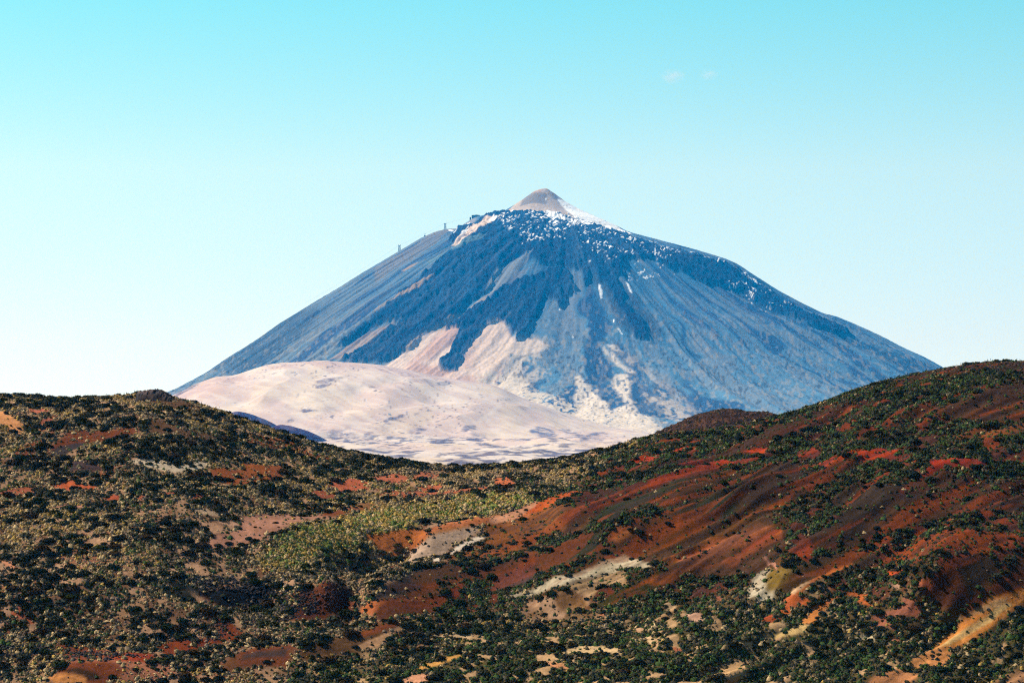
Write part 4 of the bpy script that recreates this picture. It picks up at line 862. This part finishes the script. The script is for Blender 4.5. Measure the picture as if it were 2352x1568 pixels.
# individual shrubs
protos = []
tints = [(44, 46, 16), (34, 34, 12), (52, 60, 20), (66, 46, 14), (42, 54, 20), (72, 70, 44)]
words = ['dark green', 'near black', 'mid green', 'brownish', 'deep green', 'greyish']
for k in range(12):
    V, Fq, dk_ = blob(420, 600 + k, .10, .62, .2)
    me = mesh_np('shrub_body', V, Fq, M_shrub, lin(tints[k % 6])[None] * dk_[:, None] * .6)
    protos.append(me)
def in_poly(u, v, P):
    c = False; n = len(P)
    for i in range(n):
        (ax, ay), (bx, by) = P[i], P[(i + 1) % n]
        if (ay > v) != (by > v) and u < (bx - ax) * (v - ay) / (by - ay) + ax: c = not c
    return c
def place_words(u, v):
    row = 'along the bottom edge' if v > 1500 else 'low down' if v > 1400 else 'at mid height' if v > 1200 else 'high up'
    if u < 390: r = 'the left hillside'
    elif u < 780: r = 'the pale scrub slope below the pink clearing' if v > 1250 else 'the left hillside near the orange clearings'
    elif u < 1180: r = 'the slope around the cinder mound' if v > 1300 else 'the saddle slope'
    elif u < 1560: r = 'the grey brown spurs' if v < 1400 else 'the green scrub under the sand cliffs'
    elif u < 1960: r = 'the red spurs' if v < 1330 else 'the green gully below the red spurs'
    else: r = 'the red right hill' if v < 1230 else 'the orange streaked slope at the right'
    return row, r
def put_shrub(i, px, py, r, h, label):
    k = i % 12
    o = bpy.data.objects.new('broom_shrub', protos[k])
    o.location = (px, py, float(ground_z(np.array([px]), np.array([py]))[0]) - .05 * r)
    o.rotation_euler = (0, 0, rng.uniform(0, 6.28)); o.scale = (r, r, r * h * .76)
    tag(link(o), label, 'shrub', 'dark broom shrubs on the hillsides'); return o
for i in range(len(ox)):
    k = i % 6
    put_shrub(rng.integers(0, 2) * 6 + [0, 1, 0, 4, 1, 4][k], ox[i], oy[i], orad[i], 1.05, 'dark shrub ' + olab[i])
for n_, i in enumerate(ind):
    u = UC + x[i] / y[i] * F; v = HOR - ground_z(x[i:i + 1], y[i:i + 1])[0] / y[i] * F
    row, r = place_words(u, v); sz = 'large' if rad[i] > 1.3 else 'medium'
    put_shrub(n_, x[i], y[i], rad[i], hg[i], f'{sz} {words[n_ % 6]} shrub {row} on {r}'.replace('hillside near the orange clearings', 'hillside by orange clearings').replace('pale scrub slope below the pink clearing', 'pale slope below the pink clearing'))
SX_, SY_, SR_ = np.concatenate([x, ox]), np.concatenate([y, oy]), np.concatenate([rad, orad])

# pale tussocks and low herbs ------------------------------------------
x, y = scatter(560000, -120, 2480)
den = fld(tus, x, y); g_ = fld(zone_gold, x, y); zr_, zl_ = fld(zone_red, x, y), fld(zone_low, x, y)
cl = fbm(x / 6, y / 8, 421, 3)
want = den * (S((cl - .33) * 6) * .55 + .45)
k = rng.random(len(x)) < want * .95
# none under the broom shrubs
occ = np.zeros((1700, 1400), bool); ox0, oy0, cs_ = -230.0, 330.0, .28
for a, b, r_ in zip(SX_, SY_, SR_ * .85):
    i0, i1, j0, j1 = int((a - r_ - ox0) / cs_), int((a + r_ - ox0) / cs_) + 1, int((b - r_ - oy0) / cs_), int((b + r_ - oy0) / cs_) + 1
    if i0 < 0 or j0 < 0 or i1 >= 1700 or j1 >= 1400: continue
    gi, gj = np.mgrid[i0:i1, j0:j1]
    occ[i0:i1, j0:j1] |= ((gi * cs_ + ox0 - a) ** 2 + (gj * cs_ + oy0 - b) ** 2) < r_ * r_
k &= ~occ[np.clip(((x - ox0) / cs_).astype(int), 0, 1699), np.clip(((y - oy0) / cs_).astype(int), 0, 1399)]
x, y = x[k], y[k]; g_, zr_, zl_ = g_[k], zr_[k], zl_[k]
rad = rng.gamma(5, .068, len(x)).clip(.14, .85) * (1 + .2 * zl_)
n = len(x); t = rng.random(n)
straw = lin((214, 180, 126)); gryg = lin((116, 104, 70)); green = lin((88, 112, 48)); gold = lin((205, 165, 82)); dgr = lin((60, 62, 36)); grey = lin((150, 128, 104)); umber = lin((84, 62, 38))
hue = fbm(x / 16, y / 18, 431, 3)
gn = S((hue - .46) * 7); gr_ = np.clip(gn * .35 + zr_ * .97 + zl_ * .75 + 0 * g_, 0, 1)
tone = S((fbm(x / 10, y / 10, 435, 3) - .4) * 5)   # straw drifts and greyer drifts
t = np.clip(t + .22 - .44 * tone, 0, 1)
c = np.where((t < .06)[:, None], gold, np.where((t < .50)[:, None], straw, np.where((t < .70)[:, None], gryg, np.where((t < .82)[:, None], grey, np.where((t < .92)[:, None], umber, dgr)))))
t2 = rng.random(n)
cg = np.where((t2 < .45)[:, None], green * .8, np.where((t2 < .75)[:, None], dgr, np.where((t2 < .96)[:, None], gryg * .7, straw * .8)))
c = np.where((rng.random(n) < gr_)[:, None], cg, c)
cgold = np.where((t2 < .35)[:, None], gold * 1.1, np.where((t2 < .68)[:, None], lin((120, 134, 62)) * 1.1, straw * 1.1))
c = np.where((rng.random(n) < g_)[:, None], cgold, c)
c = c * rng.uniform(.6, 1.15, n)[:, None] * .70 * (1 - .18 * np.maximum(zl_, zr_))[:, None]
tv = [blob(6, 700 + k, .30, .85, .3, nu=6, nv=2) for k in range(6)]
mass('tussocks', tv, x, y, rad, rng.uniform(.7, 1.15, n), c, M_tuss, 'straw coloured and green tussocks and low herbs between the shrubs', 'tussocks', .1)

# rubble --------------------------------------------------------------
def rock(seed, nu=7, nv=4):
    r = np.random.default_rng(seed); V = []; Fq = []
    for j in range(nv + 1):
        for i in range(nu):
            a = i / nu * 6.283 + r.uniform(-.2, .2); e = -.6 + j / nv * (math.pi / 2 + .6) * .97
            q = r.uniform(.75, 1.15)
            V.append((math.cos(a) * math.cos(e) * q, math.sin(a) * math.cos(e) * q, math.sin(e) * q * .8))
    for j in range(nv):
        for i in range(nu): Fq.append((j * nu + i, j * nu + (i + 1) % nu, (j + 1) * nu + (i + 1) % nu, (j + 1) * nu + i))
    return np.array(V), np.array(Fq), np.ones(len(V))
rv = [rock(800 + k) for k in range(5)]
x, y = scatter(16000)
k = (fld(shr, x, y) < .5) & (rng.random(len(x)) < .8 * S((fbm(x / 8, y / 10, 441, 2) - .38) * 6) + .1)
x, y = x[k], y[k]; n = len(x)
rd = rng.gamma(3, .035, n).clip(.05, .4)
c = .5 * np.where((rng.random(n) < .8)[:, None], lin((58, 44, 40)), lin((165, 130, 105))) * rng.uniform(.6, 1.2, n)[:, None]
bx, by, br_, bc = [x], [y], [rd], [c]
# black block lava round the pit, on the mound and the banks
for sh, pts, cnt, cc, big_ in [
    ('g5', [(2020, 700), (2150, 620), (2352, 560), (2700, 560), (2700, 760), (2352, 830), (2150, 790)], 1500, (44, 36, 34), .17),
    ('g5', [(1650, 720), (1800, 720), (2000, 800), (1900, 1000), (1600, 980), (1350, 1000), (1500, 880)], 900, (58, 42, 36), .14),
    ('g5', [(1560, 460), (1800, 420), (2350, 470), (2352, 600), (1750, 570)], 1200, (46, 34, 30), .18),
    ('g6', [(380, 700), (450, 560), (620, 500), (800, 540), (860, 680), (640, 760)], 260, (84, 48, 38), .20),
    ('g5', [(520, 1040), (850, 1080), (1250, 1120), (900, 1160), (620, 1130)], 300, (60, 42, 36), .2),
    ('g5', [(1350, 260), (1700, 220), (1850, 290), (1600, 330)], 200, (60, 50, 46), .14),
    ('g3', [(1400, 290), (1650, 190), (2000, 110), (2300, 130), (2100, 210), (1700, 260)], 500, (64, 44, 42), .22),
    ('g4', [(1400, 215), (1900, 125), (2500, 90), (2500, 160), (1900, 180)], 500, (70, 44, 36), .2),
    ('g5', [(0, 1020), (400, 1010), (500, 1100), (100, 1120)], 400, (40, 34, 32), .16)]:
    P = np.array(at_g(sh, pts)); lo, hi = P.min(0), P.max(0)
    a = rng.uniform(lo[0], hi[0], cnt * 3); b = rng.uniform(lo[1], hi[1], cnt * 3); s = poly_sd(a, b, P) < 0
    a, b = a[s][:cnt], b[s][:cnt]; q = len(a)
    bx.append(a); by.append(b); br_.append(rng.gamma(4, big_ / 4, q).clip(.08, .9)); bc.append(.5 * lin(cc)[None] * rng.uniform(.5, 1.4, q)[:, None])
mass('rubble', rv, *map(np.concatenate, (bx, by, br_)), np.ones(sum(map(len, bx))), np.concatenate(bc), M_rock, 'dark lava stones strewn over the bare slopes', 'stones', .2)
# thin scrub and stones on the cinder dome
dx = rng.uniform((1480 - UC) / F * 640, (1850 - UC) / F * 640, 1500); dy = rng.uniform(585, 660, 1500)
dr = rng.gamma(3, .09, 1500).clip(.1, .8); dc = np.where((rng.random(1500) < .5)[:, None], lin((52, 56, 28)), lin((120, 100, 70))) * .6 * rng.uniform(.5, 1.2, 1500)[:, None]
mass('dome_scrub', tv, dx, dy, dr, np.full(1500, .9), dc, M_tuss, 'sparse low scrub dotted over the brown cinder dome', 'scrub', .1, HILL['cinder_dome'])
dx = rng.uniform((1480 - UC) / F * 640, (1850 - UC) / F * 640, 1800); dy = rng.uniform(585, 660, 1800)
mass('dome_stones', rv, dx, dy, rng.gamma(3, .07, 1800).clip(.06, .6), np.ones(1800), .5 * lin((84, 58, 48))[None] * rng.uniform(.3, 1.6, 1800)[:, None], M_rock, 'loose dark stones on the brown cinder dome', 'stones', .2, HILL['cinder_dome'])
# ------------------------------------------------------------------ rock outcrop on the left crest
def outcrop():
    P = [(1197, 150), (1215, 140), (1260, 137), (1310, 133), (1340, 127), (1370, 134), (1410, 152), (1440, 172), (1462, 192)]
    cr = SHEET['g1'](P); y_ = 559.0
    ou = np.linspace(cr[0][0] - 1, cr[-1][0] + 2, 120); ov = np.interp(ou, [p[0] for p in cr], [p[1] for p in cr])
    t = np.linspace(-1, 1, 40); Ug, T = np.meshgrid(ou, t)
    Xg = (Ug - UC) / F * y_; Yg = y_ + T * 7
    zc = (HOR - np.interp(Ug, ou, ov)) / F * y_
    base = ground_z(Xg, Yg) - .6
    e = np.clip((1 - np.abs(T) ** 4), 0, 1)
    Zg = base + np.maximum(zc - base, 0) * e + (fbm(Xg / .9, Yg / .9, 451, 3) - .5) * 1.3 * e
    c = np.zeros(Xg.shape + (3,)) + fgc(96, 70, 60); c = mixc(c, S((fbm(Xg / 1.2, Zg / .5, 453, 3) - .5) * 8), fgc(48, 38, 36))
    return grid_mesh('rock_outcrop', Xg, Yg, Zg, M_rock, c)
tag(link(bpy.data.objects.new('rock_outcrop', outcrop())), 'dark brown rock outcrop crowning the left hilltop', 'rock outcrop')

# faint cloud wisps far behind the volcano
def cloud(U, V, ru, rv, dens, label, seed):
    y_ = 22000.0; k_ = y_ / F
    b = bmesh.new(); bmesh.ops.create_icosphere(b, subdivisions=4, radius=1)
    for v_ in b.verts:
        p_ = np.array([v_.co.x * 1.3 + seed]), np.array([v_.co.z * 1.3 + v_.co.y])
        v_.co *= .75 + .5 * float(fbm(*p_, seed, 3)[0])
        v_.co.x *= ru * k_; v_.co.y *= ru * k_; v_.co.z *= rv * k_
    me = bpy.data.meshes.new('cloud'); b.to_mesh(me); b.free()
    m = bpy.data.materials.new('cloud_vapour'); m.use_nodes = True; nt = m.node_tree; nt.nodes.remove(nt.nodes['Principled BSDF'])
    pv = nt.nodes.new('ShaderNodeVolumePrincipled'); nt.links.new(pv.outputs[0], nt.nodes['Material Output'].inputs['Volume'])
    g = nt.nodes.new('ShaderNodeTexCoord'); n = nt.nodes.new('ShaderNodeTexNoise'); n.inputs['Scale'].default_value = 2.2; n.inputs['Detail'].default_value = 4
    mp = nt.nodes.new('ShaderNodeVectorMath'); mp.operation = 'DIVIDE'; mp.inputs[1].default_value = (ru * k_, ru * k_, rv * k_)
    nt.links.new(g.outputs['Object'], mp.inputs[0]); nt.links.new(mp.outputs[0], n.inputs['Vector'])
    ln = nt.nodes.new('ShaderNodeVectorMath'); ln.operation = 'LENGTH'; nt.links.new(mp.outputs[0], ln.inputs[0])
    fo = nt.nodes.new('ShaderNodeMapRange'); fo.inputs['From Min'].default_value = .95; fo.inputs['From Max'].default_value = .0; nt.links.new(ln.outputs['Value'], fo.inputs['Value'])
    nr = nt.nodes.new('ShaderNodeMapRange'); nr.inputs['From Min'].default_value = .38; nr.inputs['From Max'].default_value = .7; nr.inputs['To Max'].default_value = dens; nt.links.new(n.outputs['Fac'], nr.inputs['Value'])
    mu_ = nt.nodes.new('ShaderNodeMath'); mu_.operation = 'MULTIPLY'; nt.links.new(fo.outputs[0], mu_.inputs[0]); nt.links.new(nr.outputs[0], mu_.inputs[1])
    nt.links.new(mu_.outputs[0], pv.inputs['Density']); pv.inputs['Color'].default_value = (1, .93, .95, 1)
    me.materials.append(m)
    o = link(bpy.data.objects.new('cloud', me)); o.location = ((U - UC) * k_, y_, (HOR - V) * k_); tag(o, label, 'cloud')
cloud(1545, 176, 34, 20, .007, 'faint white cloud wisp in the upper right sky, the left one of two', 11)
cloud(1628, 172, 26, 15, .006, 'faint white cloud wisp in the upper right sky, the right one of two', 23)

# ================================================================== CABLEWAY
M_steel, nt_, b_ = mat('galvanised_steel', .5, .5); b_.inputs['Base Color'].default_value = (.10, .11, .12, 1); b_.inputs['Metallic'].default_value = .3
M_wall, nt_, b_ = mat('station_wall', .8, .3); b_.inputs['Base Color'].default_value = (.06, .055, .05, 1)
def noisy(m, base, sc=.3, amt=.4):
    nt = m.node_tree; b = nt.nodes['Principled BSDF']; n = nt.nodes.new('ShaderNodeTexNoise'); n.inputs['Scale'].default_value = sc
    r = nt.nodes.new('ShaderNodeValToRGB'); r.color_ramp.elements[0].color = tuple(q * (1 - amt) for q in base) + (1,); r.color_ramp.elements[1].color = tuple(q * (1 + amt) for q in base) + (1,)
    g = nt.nodes.new('ShaderNodeNewGeometry'); nt.links.new(g.outputs['Position'], n.inputs['Vector']); nt.links.new(n.outputs['Fac'], r.inputs['Fac']); nt.links.new(r.outputs['Color'], b.inputs['Base Color'])
noisy(M_steel, (.10, .11, .12)); noisy(M_wall, (.06, .055, .05))
M_glass, nt_, b_ = mat('dark_glazing', .15, .6); noisy(M_glass, (.02, .03, .04))
M_white, nt_, b_ = mat('white_paint', .6, .3); noisy(M_white, (.8, .8, .78), .5, .08)
M_red, nt_, b_ = mat('roof_sheet', .6, .3); noisy(M_red, (.10, .07, .06), .5, .2)
class MB:
    def __init__(s): s.V = []; s.F = []
    def box(s, c, d):
        i = len(s.V)
        for a in (-1, 1):
            for b in (-1, 1):
                for e in (-1, 1): s.V.append((c[0] + a * d[0] / 2, c[1] + b * d[1] / 2, c[2] + e * d[2] / 2))
        s.F += [tuple(i + q for q in f) for f in ((0, 1, 3, 2), (4, 6, 7, 5), (0, 4, 5, 1), (2, 3, 7, 6), (0, 2, 6, 4), (1, 5, 7, 3))]
    def bar(s, p, q, w):
        p, q = Vector(p), Vector(q); d = (q - p).normalized(); a = d.cross(Vector((0, 1, .01))).normalized() * w / 2; b = d.cross(a).normalized() * w / 2
        i = len(s.V)
        for e in (p, q):
            for u, v in ((-1, -1), (1, -1), (1, 1), (-1, 1)): s.V.append(tuple(e + a * u + b * v))
        s.F += [(i, i + 1, i + 2, i + 3), (i + 7, i + 6, i + 5, i + 4)] + [(i + k, i + (k + 1) % 4 + 0, i + (k + 1) % 4 + 4, i + k + 4) for k in range(4)]
    def build(s, name, m, parent=None):
        me = bpy.data.meshes.new(name); me.from_pydata(s.V, [], s.F); me.update(); me.materials.append(m)
        return link(bpy.data.objects.new(name, me), parent)
def mz(U, y):
    X = (U - UC) / F * y
    return X, float(mt_base(np.array([X]), np.array([y]))[0])
def pylon(U, y, vtop, hw, label, plinth):
    X, z = mz(U, y); zt = (HOR - vtop) / F * y
    root = link(bpy.data.objects.new('cableway_pylon', None)); root.location = (X, y, z - 2)
    tag(root, label, 'pylon', 'steel cableway pylons on the volcano')
    h = zt - z + 2; w0, w1 = hw, hw * .45; h0 = 0
    if plinth:
        b = MB(); b.box((0, 0, 7), (hw * 1.9, hw * 1.9, 14)); b.build('plinth', M_wall, root); h0 = 13
    for sx in (-1, 1):
        for sy in (-1, 1):
            l = MB(); l.bar((sx * w0, sy * w0, h0), (sx * w1, sy * w1, h - 4), 1.7); l.build('leg', M_steel, root)
    br = MB(); n = 5
    for k in range(n):
        a, b2 = k / n, (k + 1) / n; za, zb = h0 + (h - 4 - h0) * a, h0 + (h - 4 - h0) * b2; wa, wb = w0 + (w1 - w0) * a, w0 + (w1 - w0) * b2
        for sy in (-1, 1):
            br.bar((-wa, sy * wa, za), (wb, sy * wb, zb), .7); br.bar((wa, sy * wa, za), (-wb, sy * wb, zb), .7); br.bar((-wb, sy * wb, zb), (wb, sy * wb, zb), .7)
        for sx in (-1, 1): br.bar((sx * wa, -wa, za), (sx * wb, wb, zb), .7); br.bar((sx * wb, -wb, zb), (sx * wb, wb, zb), .7)
    br.build('bracing', M_steel, root)
    c = MB(); c.box((0, 0, h - 3), (hw * 2.0, 3, 2.4)); c.bar((-hw * 1.1, 0, h - 5), (-hw * .6, 0, h + 1), 1.4); c.build('crossarm', M_steel, root)
    for sx in (-1, 1):
        s = MB(); s.box((sx * hw * .85, 0, h - .3), (hw * .5, 6, 2.4)); s.build('cable_saddle', M_steel, root)
    return Vector((X, y, zt))
pA = pylon(1022.5, 13900, 513, 7.5, 'upper cableway pylon on a dark plinth at the notch of the left ridge', True)
pB = pylon(917.5, 13900, 563, 8, 'lower cableway pylon standing clear on the left flank of the volcano', False)
# upper station
X_, z_ = mz(1093, 13950)
st = link(bpy.data.objects.new('cableway_station', None)); st.location = (X_, 13950, z_ - 6); tag(st, 'small dark cable car station with pitched roof on the left shoulder below the summit', 'building')
zt = (HOR - 494.5) / F * 13950 - z_ + 6
b = MB(); b.box((0, 0, zt * .45), (50, 40, zt * .9)); b.build('wall', M_wall, st)
b = MB(); i = [(-26, -22, zt * .9), (26, -22, zt * .9), (26, 22, zt * .9), (-26, 22, zt * .9), (6, -22, zt * 1.06), (6, 22, zt * 1.06)]
b.V = [(p[0], p[1], p[2]) for p in i]; b.F = [(0, 1, 4), (3, 5, 2), (0, 4, 5, 3), (4, 1, 2, 5), (0, 3, 2, 1)]; b.build('roof', M_red, st)
for k in range(3):
    b = MB(); b.box((-15 + k * 15, -20.2, zt * .55), (8, .8, 7)); b.build('window', M_glass, st)
b = MB(); b.box((-33, 0, -9), (9, 14, 32)); b.build('annexe', M_wall, st)
# cable from valley over the pylons to the station
def cable(pts, label):
    b = MB()
    for p, q in zip(pts, pts[1:]):
        n = 14
        L_ = (Vector(q) - Vector(p)).length
        for k in range(n):
            f = lambda t: Vector(p).lerp(Vector(q), t) - Vector((0, 0, 4 * t * (1 - t) * L_ * .012))
            b.bar(f(k / n), f((k + 1) / n), .16)
    return tag(b.build('cable', M_steel), label, 'cable', 'steel cableway ropes')
Xf, zf_ = mz(700, 13900)
for s_, nm in ((-1, 'thin steel cableway rope along the left flank, camera side'), (1, 'thin steel cableway rope along the left flank, far side')):
    cable([(Xf, 13900 + s_ * 6, zf_ + 40), (pB.x, pB.y + s_ * 6, pB.z), (pA.x, pA.y + s_ * 6, pA.z), (X_, 13950 + s_ * 6, z_ + 12)], nm)
# cabin hanging between the pylons
cx = (975.8 - UC) / F * 13900; cz = (HOR - 542) / F * 13900
cab = link(bpy.data.objects.new('cable_car_cabin', None)); cab.location = (cx, 13900, cz); tag(cab, 'tiny dark cable car cabin hanging between the two pylons', 'cable car')
b = MB(); b.box((0, 0, 0), (9, 6, 7)); b.box((0, 0, 4), (7, 5, 1.2)); b.build('body', M_wall, cab)
b = MB(); b.box((0, -3.1, .8), (7, .3, 3)); b.build('window', M_glass, cab)
b = MB(); b.bar((0, 0, 4), (1.5, 0, 13), 1.4); b.bar((-1.5, 0, 13), (4.5, 0, 13.4), 1.4); b.build('hanger', M_steel, cab)
# white hut on the plain
(hx, hy), = unproject([(894.5, 952.5)], pum_h, 3300, 11000, 3000)
hz_ = float(pum_h(np.array([hx]), np.array([hy]))[0])
hut = link(bpy.data.objects.new('white_hut', None)); hut.location = (hx, hy, hz_); tag(hut, 'tiny long white building on the pale plain', 'building')
b = MB(); b.box((0, 0, 2.5), (11, 5, 6)); b.build('wall', M_white, hut)
b = MB(); b.box((0, 0, 5.9), (12, 6, .8)); b.build('roof', M_white, hut)

# ================================================================== AIR, SKY, SUN
hb = MB(); hb.box((0, 8400, 640), (22000, 17800, 1440 + 2 * 0 + 0)); 
hb.V = [(vx, vy, (-180 if vz < 640 else 1360)) for vx, vy, vz in hb.V]
mh = bpy.data.materials.new('haze'); mh.use_nodes = True; nt = mh.node_tree
nt.nodes.remove(nt.nodes['Principled BSDF'])
pv = nt.nodes.new('ShaderNodeVolumePrincipled'); nt.links.new(pv.outputs[0], nt.nodes['Material Output'].inputs['Volume'])
pv.inputs['Color'].default_value = (.003, .37, 1.0, 1); pv.inputs['Absorption Color'].default_value = (1, 1, 1, 1)
pv.inputs['Density'].default_value = .42 / 14000; pv.inputs['Anisotropy'].default_value = 0
tag(hb.build('haze', mh), 'blue air between the hills and the volcano', 'haze', None, 'stuff')

SUN_EL, SUN_AZ = math.radians(47), math.radians(-58)     # azimuth from +Y, clockwise
sd = Vector((math.sin(SUN_AZ) * math.cos(SUN_EL), math.cos(SUN_AZ) * math.cos(SUN_EL), math.sin(SUN_EL)))
L = bpy.data.lights.new('sun', 'SUN'); L.energy = 5.0; L.angle = math.radians(.5); L.color = (1, .96, .9)
lo = link(bpy.data.objects.new('sun', L)); lo.rotation_euler = sd.to_track_quat('Z', 'Y').to_euler()
w = bpy.data.worlds.new('World'); bpy.context.scene.world = w; w.use_nodes = True; nt = w.node_tree
bg = nt.nodes['Background']; sky = nt.nodes.new('ShaderNodeTexSky'); sky.sky_type = 'NISHITA'; sky.sun_disc = False
sky.sun_elevation = SUN_EL; sky.sun_rotation = SUN_AZ; sky.altitude = 2300; sky.air_density = 1; sky.dust_density = .6
tc = nt.nodes.new('ShaderNodeTexCoord'); sp = nt.nodes.new('ShaderNodeSeparateXYZ'); nt.links.new(tc.outputs['Generated'], sp.inputs[0])
rp = nt.nodes.new('ShaderNodeValToRGB'); nt.links.new(sp.outputs['Z'], rp.inputs['Fac'])
SKYR = [(0.0, (.45, .52, .67)), (.041, (.56, .54, .575)), (.114, (.70, .719, .577)), (.183, (.44, .826, .629)), (.45, (.20, .36, .42)), (1, (.16, .28, .36))]
cr = rp.color_ramp
for k, (p, c) in enumerate(SKYR):
    e = cr.elements[k] if k < 2 else cr.elements.new(p)
    e.position = p
for e in cr.elements:
    e.color = min(SKYR, key=lambda q: abs(q[0] - e.position))[1] + (1,)
mu = nt.nodes.new('ShaderNodeMix'); mu.data_type = 'RGBA'; mu.blend_type = 'MULTIPLY'; mu.inputs['Factor'].default_value = 1
nt.links.new(sky.outputs['Color'], mu.inputs['A']); nt.links.new(rp.outputs['Color'], mu.inputs['B']); nt.links.new(mu.outputs['Result'], bg.inputs['Color'])
bg.inputs['Strength'].default_value = .12

# ================================================================== CAMERA
cd = bpy.data.cameras.new('camera'); cam = link(bpy.data.objects.new('camera', cd)); bpy.context.scene.camera = cam
cd.sensor_width = 36; cd.lens = 36 * F / W_; cd.clip_start = 1; cd.clip_end = 60000
cd.shift_y = (HOR - H_ / 2) / W_
cam.location = (0, 0, 0); cam.rotation_euler = (math.radians(90), 0, 0)
sc = bpy.context.scene
sc.view_settings.view_transform = 'Standard'; sc.view_settings.look = 'None'; sc.view_settings.exposure = 1; sc.view_settings.gamma = 1
cy = sc.cycles
cy.use_denoising = False; cy.filter_width = 1.15
try: cy.denoiser = 'OPENIMAGEDENOISE'
except Exception as ex: print(ex)
cy.max_bounces = 3; cy.diffuse_bounces = 2; cy.glossy_bounces = 1; cy.transmission_bounces = 0; cy.volume_bounces = 0; cy.transparent_max_bounces = 4
print('done')
